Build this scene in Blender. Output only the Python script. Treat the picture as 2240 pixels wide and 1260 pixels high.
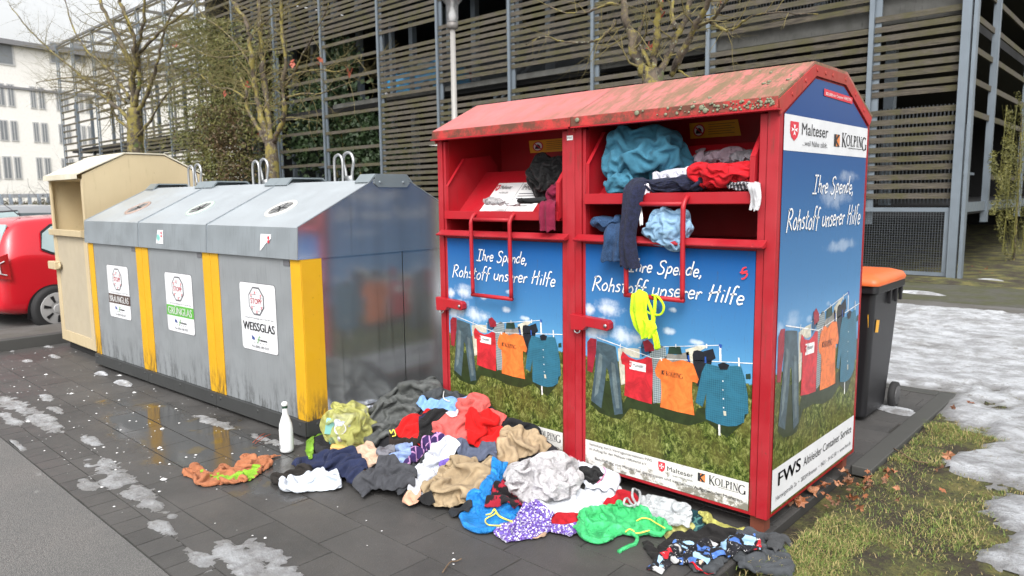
import bpy, math, random
import numpy as np
from mathutils import Vector, Matrix, noise as mnoise
from mathutils.geometry import delaunay_2d_cdt
random.seed(7); rng=np.random.default_rng(7)
scn=bpy.context.scene
for o in list(bpy.data.objects): bpy.data.objects.remove(o)
R=math.radians
# ------------------------------------------------------------------ camera
C=np.array([1.3639,-3.2623,1.64]); YAW,PITCH,ROLL,FPX=-.7454,-.1257,-.0122,1590.6
_cy,_sy,_cp,_sp=math.cos(YAW),math.sin(YAW),math.cos(PITCH),math.sin(PITCH)
Fv=np.array([_sy*_cp,_cy*_cp,_sp]); _r=np.array([_cy,-_sy,0.]); _u=np.cross(_r,Fv)
_cr,_sr=math.cos(ROLL),math.sin(ROLL)
Rv,Uv=_cr*_r+_sr*_u,-_sr*_r+_cr*_u
cam=bpy.data.cameras.new('camera'); co=bpy.data.objects.new('camera',cam); scn.collection.objects.link(co)
co.matrix_world=Matrix(((Rv[0],Uv[0],-Fv[0],C[0]),(Rv[1],Uv[1],-Fv[1],C[1]),(Rv[2],Uv[2],-Fv[2],C[2]),(0,0,0,1)))
cam.sensor_width=36; cam.lens=36*FPX/2240; cam.clip_start=.05; cam.clip_end=2000
cam.dof.use_dof=True; cam.dof.focus_distance=4.1; cam.dof.aperture_fstop=3.8
scn.camera=co
# ------------------------------------------------------------------ world, sun, exposure
SUN_EL,SUN_ROT=R(48),R(146)
w=bpy.data.worlds.new('World'); scn.world=w; w.use_nodes=True
nt=w.node_tree; nt.nodes.clear()
sky=nt.nodes.new('ShaderNodeTexSky'); sky.sky_type='NISHITA'; sky.sun_disc=False
sky.sun_elevation=SUN_EL; sky.sun_rotation=SUN_ROT; sky.dust_density=6; sky.air_density=1.5
hs=nt.nodes.new('ShaderNodeHueSaturation'); hs.inputs['Saturation'].default_value=.12; hs.inputs['Value'].default_value=2.25
bg=nt.nodes.new('ShaderNodeBackground'); bg.inputs['Strength'].default_value=.15
wo=nt.nodes.new('ShaderNodeOutputWorld')
nt.links.new(sky.outputs[0],hs.inputs['Color']); nt.links.new(hs.outputs[0],bg.inputs['Color']); nt.links.new(bg.outputs[0],wo.inputs[0])
sl=bpy.data.lights.new('sun','SUN'); sl.energy=.85; sl.angle=R(22); sl.color=(1,.97,.93)
so=bpy.data.objects.new('sun',sl); scn.collection.objects.link(so)
sd=Vector((math.sin(SUN_ROT)*math.cos(SUN_EL),math.cos(SUN_ROT)*math.cos(SUN_EL),math.sin(SUN_EL)))
so.rotation_euler=sd.to_track_quat('Z','Y').to_euler()
vs=scn.view_settings; vs.view_transform='Standard'; vs.look='None'; vs.gamma=1; vs.use_curve_mapping=False; vs.exposure=-0.14
# ------------------------------------------------------------------ photo points -> places
def ray(px,py): return Fv+Rv*(px-1120)/FPX-Uv*(py-630)/FPX
def gz(px,py,z=0.): d=ray(px,py); return C+d*(z-C[2])/d[2]
def gy(px,py,y=0.): d=ray(px,py); return C+d*(y-C[1])/d[1]
def gx(px,py,x=0.): d=ray(px,py); return C+d*(x-C[0])/d[0]
def gd(px,py,D): return C+ray(px,py)*D
# ------------------------------------------------------------------ materials
class NT:
    def __init__(s,name):
        s.m=bpy.data.materials.new(name); s.m.use_nodes=True; s.t=s.m.node_tree; s.n=s.t.nodes
        s.b=s.n['Principled BSDF']; s.out=s.n['Material Output']
    def set(s,inp,v):
        if isinstance(v,bpy.types.NodeSocket): s.t.links.new(v,inp)
        elif isinstance(v,(tuple,list)) and len(v)==3 and inp.type=='RGBA': inp.default_value=(*v,1)
        else: inp.default_value=v
    def P(s,**k):
        for a,v in k.items(): s.set(s.b.inputs[a.replace('_',' ')],v)
        return s
    def co(s,kind='Object',scale=None,rot=None):
        c=s.n.new('ShaderNodeTexCoord').outputs[kind]
        if scale or rot:
            mp=s.n.new('ShaderNodeMapping'); s.t.links.new(c,mp.inputs[0])
            if scale: mp.inputs['Scale'].default_value=scale
            if rot: mp.inputs['Rotation'].default_value=rot
            c=mp.outputs[0]
        return c
    def noise(s,scale,detail=4,vec=None,rough=.55,dist=0,color=False):
        n=s.n.new('ShaderNodeTexNoise'); n.inputs['Scale'].default_value=scale; n.inputs['Detail'].default_value=detail
        n.inputs['Roughness'].default_value=rough; n.inputs['Distortion'].default_value=dist
        s.t.links.new(vec if vec else s.co(),n.inputs['Vector']); return n.outputs['Color' if color else 'Fac']
    def vor(s,scale,vec=None,feature='F1',out='Distance',rand=1):
        n=s.n.new('ShaderNodeTexVoronoi'); n.feature=feature; n.inputs['Scale'].default_value=scale; n.inputs['Randomness'].default_value=rand
        s.t.links.new(vec if vec else s.co(),n.inputs['Vector']); return n.outputs[out]
    def ramp(s,f,stops,interp='LINEAR'):
        n=s.n.new('ShaderNodeValToRGB'); s.t.links.new(f,n.inputs[0]); cr=n.color_ramp; cr.interpolation=interp
        while len(cr.elements)<len(stops): cr.elements.new(.5)
        for e,(p,c) in zip(cr.elements,stops):
            e.position=p; e.color=(c,c,c,1) if isinstance(c,(int,float)) else (*c,1)
        return n.outputs[0]
    def mix(s,f,a,b,mode='MIX'):
        n=s.n.new('ShaderNodeMix'); n.data_type='RGBA'; n.blend_type=mode
        s.set(n.inputs[0],f); s.set(n.inputs[6],a if not isinstance(a,tuple) else (*a,1)); s.set(n.inputs[7],b if not isinstance(b,tuple) else (*b,1)); return n.outputs[2]
    def math(s,op,a,b=0.,c=0.,clamp=False):
        n=s.n.new('ShaderNodeMath'); n.operation=op; n.use_clamp=clamp
        s.set(n.inputs[0],a); s.set(n.inputs[1],b)
        if op in('MULTIPLY_ADD','COMPARE','SMOOTH_MIN'): s.set(n.inputs[2],c)
        return n.outputs[0]
    def rng(s,v,a,b,c=0.,d=1.,smooth=True):
        n=s.n.new('ShaderNodeMapRange'); s.set(n.inputs[0],v); n.clamp=True
        if smooth: n.interpolation_type='SMOOTHSTEP'
        for i,x in zip((1,2,3,4),(a,b,c,d)): n.inputs[i].default_value=x
        return n.outputs[0]
    def xyz(s,vec=None):
        n=s.n.new('ShaderNodeSeparateXYZ'); s.t.links.new(vec if vec else s.co(),n.inputs[0]); return n.outputs
    def bump(s,h,strength=.3,dist=.01,normal=None):
        n=s.n.new('ShaderNodeBump'); n.inputs['Strength'].default_value=strength; n.inputs['Distance'].default_value=dist
        s.t.links.new(h,n.inputs['Height'])
        if normal: s.t.links.new(normal,n.inputs['Normal'])
        return n.outputs[0]
_mc={}
def cached(f):
    def g(*a):
        k=(f.__name__,)+a
        if k not in _mc: _mc[k]=f(*a)
        return _mc[k]
    return g
def V(c,k): return tuple(min(1,x*k) for x in c)
@cached
def plain(name,col,rough=.6,metal=0.,spec=.5):
    n=NT(name); f=n.noise(6,4); 
    n.P(Base_Color=n.mix(f,V(col,.85),V(col,1.12)),Roughness=rough,Metallic=metal); n.b.inputs['Specular IOR Level'].default_value=spec
    return n.m
def paint(name,col,col2,dirtc=(.06,.045,.03),rough=.38,grime_z=None,amount=.5,streak=True):
    n=NT(name); fade=n.noise(2.2,5); base=n.mix(n.rng(fade,.35,.65),col,col2)
    sv=n.co('Object',(9,9,.9)); st=n.rng(n.noise(3.5,6,sv,.65),.56,.78,0,amount if streak else 0)
    c=n.mix(st,base,dirtc)
    sp=n.rng(n.noise(38,3),.70,.76); c=n.mix(n.math('MULTIPLY',sp,.6),c,dirtc)
    if grime_z:
        z=n.xyz()[2]; g=n.rng(z,grime_z[0],grime_z[1],1,0); k=n.math('MULTIPLY',g,n.rng(n.noise(14,6,n.co('Object',(1.6,1.6,.45)),.7),.42,.6))
        c=n.mix(n.math('MULTIPLY',k,.9),c,(.03,.03,.025))
    n.b.inputs['Specular IOR Level'].default_value=.35; n.P(Base_Color=c,Roughness=n.rng(n.noise(9,5),.3,.7,rough-.02,rough+.22)); n.P(Normal=n.bump(n.noise(60,3),.05,.004)); return n.m
M={}
RED=(.56,.018,.026)
M['red']=paint('red_paint',(.38,.008,.016),(.34,.014,.022),amount=.3)
M['red_post']=paint('worn_red_paint',(.31,.007,.014),(.37,.025,.034),amount=.65)
M['red_in']=paint('inner_red_shaded',(.30,.005,.009),(.26,.007,.011),amount=.15)  # red darkened to stand in for shade inside the containers
def roofm():
    n=NT('weathered_roof_paint'); g=n.n.new('ShaderNodeNewGeometry'); x,y,z=n.xyz(g.outputs['Position'])
    f=n.noise(2.5,8,rough=.7); c=n.mix(n.rng(f,.3,.7),(.47,.15,.15),(.42,.11,.11)); r=n.rng(x,-2.2,.0)
    c=n.mix(n.math('MULTIPLY',r,.55),c,(.42,.13,.11))
    st=n.noise(5,8,n.co('Object',(3.2,.8,.8),(0,0,.75)),.7); al=n.math('MULTIPLY',n.rng(n.math('ADD',st,n.math('MULTIPLY',r,.09)),.44,.66),n.rng(x,-2.1,-.2,.25,.95)); c=n.mix(al,c,(.155,.105,.055))
    c=n.mix(n.math('MULTIPLY',n.rng(n.noise(30,6),.52,.66),n.rng(x,-1.4,0,.1,.7)),c,(.13,.10,.05))
    li=n.math('MULTIPLY',n.rng(n.noise(36,5),.66,.71),n.rng(x,-.6,0,0,.8)); c=n.mix(li,c,(.26,.27,.17))
    n.P(Base_Color=c,Roughness=.75,Normal=n.bump(n.noise(90,5),.35,.004)); return n.m
M['roof']=roofm()
def fascm():
    n=NT('mossy_fascia_paint'); c=n.mix(n.noise(5,4),(.42,.015,.02),(.5,.05,.04))
    al=n.rng(n.noise(7,9,n.co('Object',(1,1,1)),.75),.38,.58); c=n.mix(n.math('MULTIPLY',al,.92),c,(.085,.04,.022))
    n.P(Base_Color=c,Roughness=.6,Normal=n.bump(n.noise(120,5),.4,.004)); return n.m
M['fascia']=fascm()
M['lichen']=plain('lichen',(.19,.20,.135),.95)
def steelm(name,col,rough,metal,aniso=True,streak=.3,grime=None):
    n=NT(name); sv=n.co('Object',(14,14,.8)); s1=n.noise(5,7,sv,.65); f=n.noise(3,5)
    c=n.mix(f,V(col,.85),V(col,1.1)); c=n.mix(n.rng(s1,.5,.8,0,streak),c,(.07,.07,.065))
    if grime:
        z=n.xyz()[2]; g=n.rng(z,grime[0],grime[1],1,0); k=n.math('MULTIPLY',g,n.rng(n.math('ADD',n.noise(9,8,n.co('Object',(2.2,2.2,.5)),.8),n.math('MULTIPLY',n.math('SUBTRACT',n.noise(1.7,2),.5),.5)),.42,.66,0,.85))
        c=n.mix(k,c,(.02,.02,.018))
    n.P(Base_Color=c,Metallic=metal,Roughness=n.rng(n.noise(6,5),.3,.7,rough-.05,rough+.1)); n.P(Normal=n.bump(n.noise(3.5,2),.08,.02)); return n.m
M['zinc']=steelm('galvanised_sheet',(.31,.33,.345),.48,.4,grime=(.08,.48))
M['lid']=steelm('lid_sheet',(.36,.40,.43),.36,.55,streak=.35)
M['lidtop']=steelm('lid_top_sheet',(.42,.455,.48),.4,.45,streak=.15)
def brushed():
    n=NT('brushed_steel'); s1=n.noise(1.2,3,n.co('Object',(6,6,.5))); c=n.mix(n.rng(s1,.35,.7),(.70,.72,.74),(.60,.62,.64)); z=n.xyz()[2]
    dr=n.math('MULTIPLY',n.rng(n.noise(3,4,n.co('Object',(5,5,.25))),.62,.70),.35); c=n.mix(dr,c,(.22,.22,.21))
    n.P(Base_Color=c,Metallic=.90,Roughness=.16,Normal=n.bump(n.noise(1.6,1),.06,.03)); return n.m
M['steel']=brushed()
M['skid']=steelm('dirty_steel_rail',(.06,.062,.062),.55,.4)
M['galv']=steelm('galvanised_post',(.19,.225,.26),.45,.5,streak=.2)
M['loop']=plain('steel_loop',(.42,.43,.44),.35,.8)
M['yellow']=paint('yellow_paint',(.60,.335,.012),(.56,.30,.012),(.08,.05,.01),.42,(.1,.40),.10)
M['beige']=paint('beige_paint',(.49,.40,.25),(.46,.375,.235),(.20,.15,.09),.5,None,.35)
M['beige_panel']=paint('faded_beige_panel',(.40,.345,.25),(.37,.32,.235),(.22,.19,.15),.65,None,.4)
M['black']=plain('black_plastic',(.012,.012,.014),.42)
M['dark']=plain('dark_void',(.01,.01,.01),.9)
M['rubber']=plain('tyre_rubber',(.015,.015,.016),.8)
M['orange']=plain('orange_plastic',(.62,.125,.03),.45)
M['signw']=plain('sign_white',(.66,.67,.69),.4)
M['ink']=plain('black_ink',(.02,.02,.025),.5)
M['inkgrey']=plain('grey_ink',(.12,.12,.13),.5)
M['inkred']=plain('red_ink',(.58,.03,.05),.5)
M['inkbrown']=plain('brown_ink',(.075,.045,.035),.5)
M['inkgreen']=plain('green_ink',(.10,.38,.05),.5)
M['inkblue']=plain('blue_ink',(.03,.08,.35),.5)
M['inkorange']=plain('orange_ink',(.68,.22,.06),.5)
M['inkwhite']=plain('white_ink',(.78,.78,.78),.5)
M['inkyellow']=plain('yellow_ink',(.72,.36,.02),.5)
M['teal_ink']=plain('teal_ink',(.2,.5,.45),.5)
def fabric(name,col,col2=None,kind='plain',scale=1.,rough=.92):
    n=NT(name); f=n.noise(14*scale,5); c=n.mix(n.rng(f,.3,.7),V(col,.8),V(col,1.15))
    v=n.co('Object'); x,y,z=n.xyz(v)
    if kind=='plaid':
        v2=n.co('Object',None,(0,0,.6)); x,y,z=n.xyz(v2)
        a=n.rng(n.math('ABSOLUTE',n.math('SUBTRACT',n.math('FRACT',n.math('MULTIPLY',x,22*scale)),.5)),.40,.44); b=n.rng(n.math('ABSOLUTE',n.math('SUBTRACT',n.math('FRACT',n.math('MULTIPLY',y,22*scale)),.5)),.40,.44)
        c=n.mix(n.math('MAXIMUM',a,b),c,col2)
    elif kind=='floral':
        c=n.mix(n.rng(n.vor(75*scale),.40,.5),c,col2); c=n.mix(n.rng(n.noise(120*scale,3),.52,.56),c,(.08,.03,.17))
    elif kind=='blotch':
        c=n.mix(n.rng(n.noise(22*scale,4),.52,.56),c,col2)
    elif kind=='comic':
        cell=n.vor(17*scale,out='Color'); sep=n.n.new('ShaderNodeSeparateColor'); n.t.links.new(cell,sep.inputs[0])
        c=n.ramp(sep.outputs[0],[(0,(.07,.16,.45)),(.28,(.30,.48,.66)),(.5,(.015,.015,.02)),(.74,(.50,.36,.28)),(.84,(.5,.5,.5)),(.93,(.45,.02,.03))],'CONSTANT')
        e=n.rng(n.vor(17*scale,feature='DISTANCE_TO_EDGE'),.07,.13,1,0); c=n.mix(e,c,(.012,.012,.015))
        c=n.mix(n.rng(n.noise(60*scale,2,dist=2),.66,.68),c,(.6,.6,.6))
    elif kind=='stripe':
        c=n.mix(n.rng(n.math('ABSOLUTE',n.math('SUBTRACT',n.math('FRACT',n.math('MULTIPLY',x,60*scale)),.5)),.3,.36),c,col2)
    elif kind=='denim':
        c=n.mix(n.rng(n.noise(240,3),.45,.6,0,.5),c,V(col,2.2))
    rg=n.math('ABSOLUTE',n.math('SUBTRACT',n.noise(9,5,dist=1.6,rough=.5),.5)); wr=n.bump(rg,.32,.05); h=n.math('ADD',n.noise(420,2),n.math('MULTIPLY',n.noise(45,4),1.6))
    n.P(Base_Color=c,Roughness=rough,Normal=n.bump(h,.4,.003,wr)); n.b.inputs['Sheen Weight'].default_value=.03; n.b.inputs['Specular IOR Level'].default_value=.25
    return n.m
def knit(name,col):
    n=NT(name); f=n.noise(60,5,rough=.7); c=n.mix(n.rng(f,.35,.65),V(col,.55),V(col,1.4))
    n.P(Base_Color=c,Roughness=1,Normal=n.bump(n.noise(150,4,rough=.8),1,.012)); n.b.inputs['Sheen Weight'].default_value=.04; return n.m
def film(name,col,alpha=.85,rough=.25,trans=.25):
    n=NT(name); c=n.mix(n.rng(n.noise(16,5),.3,.7),V(col,.85),V(col,1.15))
    rg=n.math('ABSOLUTE',n.math('SUBTRACT',n.noise(13,7,dist=2.2,rough=.6),.5)); n.P(Base_Color=c,Roughness=rough,Alpha=alpha,Normal=n.bump(rg,1.,.07))
    n.b.inputs['Subsurface Weight'].default_value=0; tr=n.n.new('ShaderNodeBsdfTranslucent'); n.set(tr.inputs[0],c)
    mx=n.n.new('ShaderNodeMixShader'); mx.inputs[0].default_value=trans; n.t.links.new(n.b.outputs[0],mx.inputs[1]); n.t.links.new(tr.outputs[0],mx.inputs[2])
    al=n.n.new('ShaderNodeBsdfTransparent'); m2=n.n.new('ShaderNodeMixShader'); m2.inputs[0].default_value=alpha; n.b.inputs['Alpha'].default_value=1
    n.t.links.new(al.outputs[0],m2.inputs[1]); n.t.links.new(mx.outputs[0],m2.inputs[2]); n.t.links.new(m2.outputs[0],n.out.inputs[0]); return n.m
# ------------------------------------------------------------------ mesh helpers
class MB:
    def __init__(s): s.v=[]; s.f=[]; s.mi=[]; s.uv=[]
    def add(s,vs,fs,mi=0,uv=None):
        k=len(s.v); s.v+= [tuple(map(float,p)) for p in vs]; s.f+=[tuple(i+k for i in f) for f in fs]; s.mi+=[mi]*len(fs)
        s.uv+= list(uv) if uv is not None else [(0,0)]*len(vs); return s
    def box(s,a,b,mi=0):
        x0,y0,z0=a; x1,y1,z1=b
        return s.add([(x0,y0,z0),(x1,y0,z0),(x1,y1,z0),(x0,y1,z0),(x0,y0,z1),(x1,y0,z1),(x1,y1,z1),(x0,y1,z1)],[(3,2,1,0),(4,5,6,7),(0,1,5,4),(1,2,6,5),(2,3,7,6),(3,0,4,7)],mi)
    def hexa(s,p,mi=0): # 8 points, bottom 4 ccw, top 4
        return s.add(p,[(3,2,1,0),(4,5,6,7),(0,1,5,4),(1,2,6,5),(2,3,7,6),(3,0,4,7)],mi)
    def bar(s,p,q,w,h=None,up=(0,0,1),mi=0):
        p,q=Vector(p),Vector(q); d=(q-p).normalized(); u=Vector(up); r=d.cross(u)
        if r.length<1e-4: u=Vector((1,0,0)); r=d.cross(u)
        r.normalize(); u=r.cross(d); h=h or w; r*=w/2; u*=h/2
        return s.hexa([p-r-u,p+r-u,q+r-u,q-r-u,p-r+u,p+r+u,q+r+u,q-r+u],mi)
    def prism(s,poly,ax,a,b,mi=0): # poly of 2D pts, extruded along axis ax from a to b
        n=len(poly)
        def mk(p,t):
            l=[p[0],p[1]]; l.insert(ax,t); return tuple(l)
        vs=[mk(p,a) for p in poly]+[mk(p,b) for p in poly]
        return s.add(vs,[tuple(range(n))[::-1],tuple(range(n,2*n))]+[(i,(i+1)%n,(i+1)%n+n,i+n) for i in range(n)],mi)
    def tube(s,pts,r,n=8,mi=0,cap=True,closed=False):
        pts=[Vector(p) for p in pts]; m=len(pts); rr=r if isinstance(r,(list,tuple)) else [r]*m
        d0=(pts[1]-pts[0]).normalized(); u=d0.orthogonal().normalized(); vs=[]
        for i,p in enumerate(pts):
            a=pts[max(0,i-1)]; b=pts[min(m-1,i+1)]; d=(b-a).normalized() if (b-a).length>1e-9 else d0
            u=(u-d*u.dot(d)); u=u.normalized() if u.length>1e-6 else d.orthogonal().normalized(); v=d.cross(u)
            for k in range(n):
                t=2*math.pi*k/n; vs.append(p+(u*math.cos(t)+v*math.sin(t))*rr[i])
        fs=[(i*n+k,i*n+(k+1)%n,(i+1)*n+(k+1)%n,(i+1)*n+k) for i in range(m-1) for k in range(n)]
        if closed: fs+=[((m-1)*n+k,(m-1)*n+(k+1)%n,(k+1)%n,k) for k in range(n)]
        elif cap: fs+=[tuple(range(n))[::-1],tuple((m-1)*n+k for k in range(n))]
        return s.add(vs,fs,mi)
    def lathe(s,prof,c,n=24,ax='z',mi=0):
        vs=[]
        for r,z in prof:
            for k in range(n):
                t=2*math.pi*k/n; a,b=r*math.cos(t),r*math.sin(t)
                vs.append((c[0]+a,c[1]+b,c[2]+z) if ax=='z' else ((c[0]+z,c[1]+a,c[2]+b) if ax=='x' else (c[0]+b,c[1]+z,c[2]+a)))
        m=len(prof); fs=[(i*n+k,i*n+(k+1)%n,(i+1)*n+(k+1)%n,(i+1)*n+k) for i in range(m-1) for k in range(n)]
        fs+=[tuple(range(n))[::-1],tuple((m-1)*n+k for k in range(n))]
        return s.add(vs,fs,mi)
    def build(s,name,mats,parent=None,smooth=False,bevel=0,origin=None,label=None,solid=0):
        me=bpy.data.meshes.new(name); v=s.v
        if origin is not None: v=[(a-origin[0],b-origin[1],c-origin[2]) for a,b,c in v]
        me.from_pydata(v,[],s.f); mats=mats if isinstance(mats,(list,tuple)) else [mats]
        for m_ in mats: me.materials.append(M[m_] if isinstance(m_,str) else m_)
        me.polygons.foreach_set('material_index',s.mi)
        if smooth: me.polygons.foreach_set('use_smooth',[True]*len(s.f))
        if any(u!=(0,0) for u in s.uv):
            l=me.uv_layers.new(name='UVMap'); a=np.array(s.uv,dtype=np.float32); li=np.zeros(len(me.loops),dtype=np.int32); me.loops.foreach_get('vertex_index',li); l.data.foreach_set('uv',a[li].ravel())
        me.update(); o=bpy.data.objects.new(name,me); scn.collection.objects.link(o)
        if parent: o.parent=parent
        if origin is not None and not parent: o.location=origin
        if bevel:
            b=o.modifiers.new('bevel','BEVEL'); b.width=bevel; b.segments=2; b.limit_method='ANGLE'; b.angle_limit=R(35)
            me.polygons.foreach_set('use_smooth',[True]*len(s.f)); wn=o.modifiers.new('wn','WEIGHTED_NORMAL'); wn.keep_sharp=True
        if solid: q=o.modifiers.new('solid','SOLIDIFY'); q.thickness=solid; q.offset=0
        if label: o['label']=label
        return o
def fixn(o):
    import bmesh
    b=bmesh.new(); b.from_mesh(o.data); bmesh.ops.recalc_face_normals(b,faces=b.faces); b.to_mesh(o.data); b.free(); return o
def thing(name,label,cat,loc=(0,0,0),rz=0,group=None):
    o=bpy.data.objects.new(name,None); scn.collection.objects.link(o); o.location=loc; o.rotation_euler=(0,0,rz); o.empty_display_size=.1
    o['label']=label; o['category']=cat
    if group: o['group']=group
    return o
def tag(o,label=None,cat=None,group=None,kind=None):
    for k,v in (('label',label),('category',cat),('group',group),('kind',kind)):
        if v: o[k]=v
    return o
def smoothpts(pts,k=8,closed=False):
    P=[np.array(p,float) for p in pts]; n=len(P)
    if n<3: return P
    out=[]
    rngi=range(n if closed else n-1)
    for i in rngi:
        p0=P[i-1] if (closed or i>0) else P[0]*2-P[1]; p1=P[i]; p2=P[(i+1)%n]; p3=P[(i+2)%n] if (closed or i+2<n) else P[-1]*2-P[-2]
        for j in range(k):
            t=j/k; out.append(.5*((2*p1)+(-p0+p2)*t+(2*p0-5*p1+4*p2-p3)*t*t+(-p0+3*p1-3*p2+p3)*t**3))
    if not closed: out.append(P[-1])
    return out
# ------------------------------------------------------------------ lettering
_tc={}
def tmesh(txt):
    if txt in _tc: return _tc[txt]
    cu=bpy.data.curves.new('t','FONT'); cu.body=txt; cu.size=1; cu.resolution_u=3
    o=bpy.data.objects.new('t',cu); scn.collection.objects.link(o)
    dg=bpy.context.evaluated_depsgraph_get(); me=bpy.data.meshes.new_from_object(o.evaluated_get(dg))
    v=np.array([tuple(p.co)[:2] for p in me.vertices]); f=[tuple(p.vertices) for p in me.polygons]
    bpy.data.objects.remove(o); bpy.data.curves.remove(cu); bpy.data.meshes.remove(me)
    _tc[txt]=(v,f); return _tc[txt]
def put_text(mb,txt,mp,u0,u1,v0,v1=None,mi=0,bold=0,h=None):
    """text fitted between u0..u1, baseline v0, cap height h; mp(u,v)->3D"""
    v,f=tmesh(txt); x0,x1=v[:,0].min(),v[:,0].max(); cap=.70
    for dx in ([0] if not bold else [-bold,0,bold]):
        vs=[mp(u0+(a-x0)/(x1-x0)*(u1-u0)+dx, v0+b/cap*h) for a,b in v]; mb.add([tuple(np.array(p)+0) for p in vs],f,mi)
def ribbon(mb,pts,w,mp,mi=0):
    pts=[np.array(p,float) for p in pts]; n=len(pts); L=[];
    for i,p in enumerate(pts):
        d=pts[min(n-1,i+1)]-pts[max(0,i-1)]; l=np.hypot(*d) or 1; nn=np.array([-d[1],d[0]])/l; L.append((p+nn*w/2,p-nn*w/2))
    vs=[mp(*q) for a in L for q in a]; mb.add(vs,[(2*i,2*i+1,2*i+3,2*i+2) for i in range(n-1)],mi)
GL={'I':(.7,[[(.1,1),(.6,1)],[(.35,1),(.3,0)],[(0,0),(.55,0)]]),'h':(.5,[[(.1,1),(.05,0)],[(.06,.3),(.2,.5),(.35,.45),(.36,0)]]),
'r':(.4,[[(.05,.5),(.05,0)],[(.06,.3),(.2,.5),(.33,.45)]]),'e':(.48,[[(.05,.27),(.35,.3),(.3,.5),(.12,.5),(.03,.22),(.15,0),(.38,.08)]]),
'S':(.68,[[(.55,.85),(.4,1),(.12,.9),(.15,.65),(.45,.4),(.4,.08),(.1,0),(-.02,.15)]]),'p':(.52,[[(.08,.5),(.02,-.4)],[(.07,.35),(.25,.52),(.4,.35),(.3,.05),(.08,.05)]]),
'n':(.5,[[(.05,.5),(.05,0)],[(.06,.3),(.22,.5),(.36,.4),(.36,0)]]),'d':(.54,[[(.38,.45),(.2,.52),(.03,.25),(.12,0),(.32,.08),(.4,.4)],[(.44,1),(.38,0)]]),
',':(.3,[[(.1,.08),(.1,-.05),(.02,-.2)]]),'R':(.68,[[(.1,1),(.03,-.1)],[(.0,.88),(.3,1),(.5,.8),(.35,.55),(.08,.5)],[(.15,.5),(.6,0)]]),
'o':(.5,[[(.2,.5),(.04,.3),(.1,.02),(.3,.02),(.4,.28),(.28,.5),(.18,.5)]]),'s':(.42,[[(.33,.45),(.2,.52),(.07,.4),(.3,.2),(.25,.02),(.03,.03)]]),
't':(.42,[[(.2,.85),(.15,.05),(.32,.03)],[(0,.55),(.38,.58)]]),'f':(.42,[[(.42,.95),(.28,1),(.18,.8),(.12,-.15)],[(0,.48),(.36,.52)]]),
'u':(.52,[[(.05,.5),(.05,.1),(.2,0),(.37,.14)],[(.4,.5),(.4,0)]]),'H':(.7,[[(.12,1),(.02,-.05)],[(.52,1),(.45,-.1)],[(-.05,.42),(.6,.6)]]),
'i':(.24,[[(.08,.5),(.05,0)],[(.08,.72),(.09,.78)]]),'l':(.24,[[(.12,1),(.05,0)]]),' ':(.4,[])}
def handwrite(mb,txt,mp,u0,u1,v0,h,w,mi=0):
    tot=sum(GL[c][0] for c in txt); x=0; k=(u1-u0)/(tot+.1)
    for ci,c in enumerate(txt):
        a,st=GL[c]
        jy=.05*math.sin(ci*2.3)
        for s_ in st:
            pts=smoothpts([((x+p[0]+.2*p[1])*k+u0,v0+(p[1]+jy)*h) for p in s_],5); ribbon(mb,pts,w,mp,mi)
        x+=a
def serif(mb,mp,u0,u1,v0,h,mi=0):
    # K OLPING with a tall K and G
    T,t=.15,.06; L={}
    def line(x0,y0,x1,y1,w): return ('l',x0,y0,x1,y1,w)
    def ser(x,y,w=.3): return ('l',x-w/2,y,x+w/2,y,.05)
    L['K']=(.85,[line(.2,0,.2,1,T),line(.28,.45,.7,1,t),line(.32,.55,.75,0,T),ser(.2,.02),ser(.2,.98),ser(.68,.98,.26),ser(.76,.02,.26)])
    L['O']=(.9,[('o',.42,.5,.38,.48)])
    L['L']=(.7,[line(.2,0,.2,1,T),line(.1,.03,.62,.03,t),line(.62,.0,.62,.25,.05),ser(.2,.98)])
    L['P']=(.7,[line(.2,0,.2,1,T),('p',.2,.73,.38,.25),ser(.2,.02),ser(.15,.98)])
    L['I']=(.42,[line(.2,0,.2,1,T),ser(.2,.02),ser(.2,.98)])
    L['N']=(.9,[line(.2,0,.2,1,t),line(.2,1,.72,0,T),line(.72,0,.72,1,t),ser(.2,.02,.22),ser(.15,.98,.2),ser(.72,.98,.22)])
    L['G']=(.85,[('g',.45,.5,.4,.48),line(.78,0.05,.78,.42,T),ser(.76,.42,.26)])
    sc={'K':1.25,'G':1.25}; tot=sum(L[c][0]*sc.get(c,1) for c in 'KOLPING'); k=(u1-u0)/tot; x=0
    for c in 'KOLPING':
        a,st=L[c]; s_=sc.get(c,1); off=-.25 if s_>1 and c=='G' else (-.12 if s_>1 else 0)
        m=lambda px,py: (u0+(x+px*s_)*k, v0+(py*s_+off)*h)
        for e in st:
            if e[0]=='l': _,x0,y0,x1,y1,w=e; ribbon(mb,[m(x0,y0),m(x1,y1)],w*s_*k,mp,mi)
            else:
                _,cx,cy,rx,ry=e; a0,a1=(0,2*math.pi) if e[0]=='o' else ((-math.pi/2,math.pi/2) if e[0]=='p' else (.8,5.9))
                n=16
                for i in range(n):
                    t0=a0+(a1-a0)*i/n; t1=a0+(a1-a0)*(i+1)/n; wd=(.06+.10*abs(math.cos((t0+t1)/2)))*s_*k
                    ribbon(mb,[m(cx+rx*math.cos(t0),cy+ry*math.sin(t0)),m(cx+rx*math.cos(t1),cy+ry*math.sin(t1))],wd,mp,mi)
        x+=a*s_
    ribbon(mb,[(u0+(u1-u0)*.28,v0-h*.18),(u0+(u1-u0)*.82,v0-h*.18)],h*.05,mp,mi)
def poly(mb,pts,mp,mi=0): mb.add([mp(*p) for p in pts],[tuple(range(len(pts)))],mi)
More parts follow.
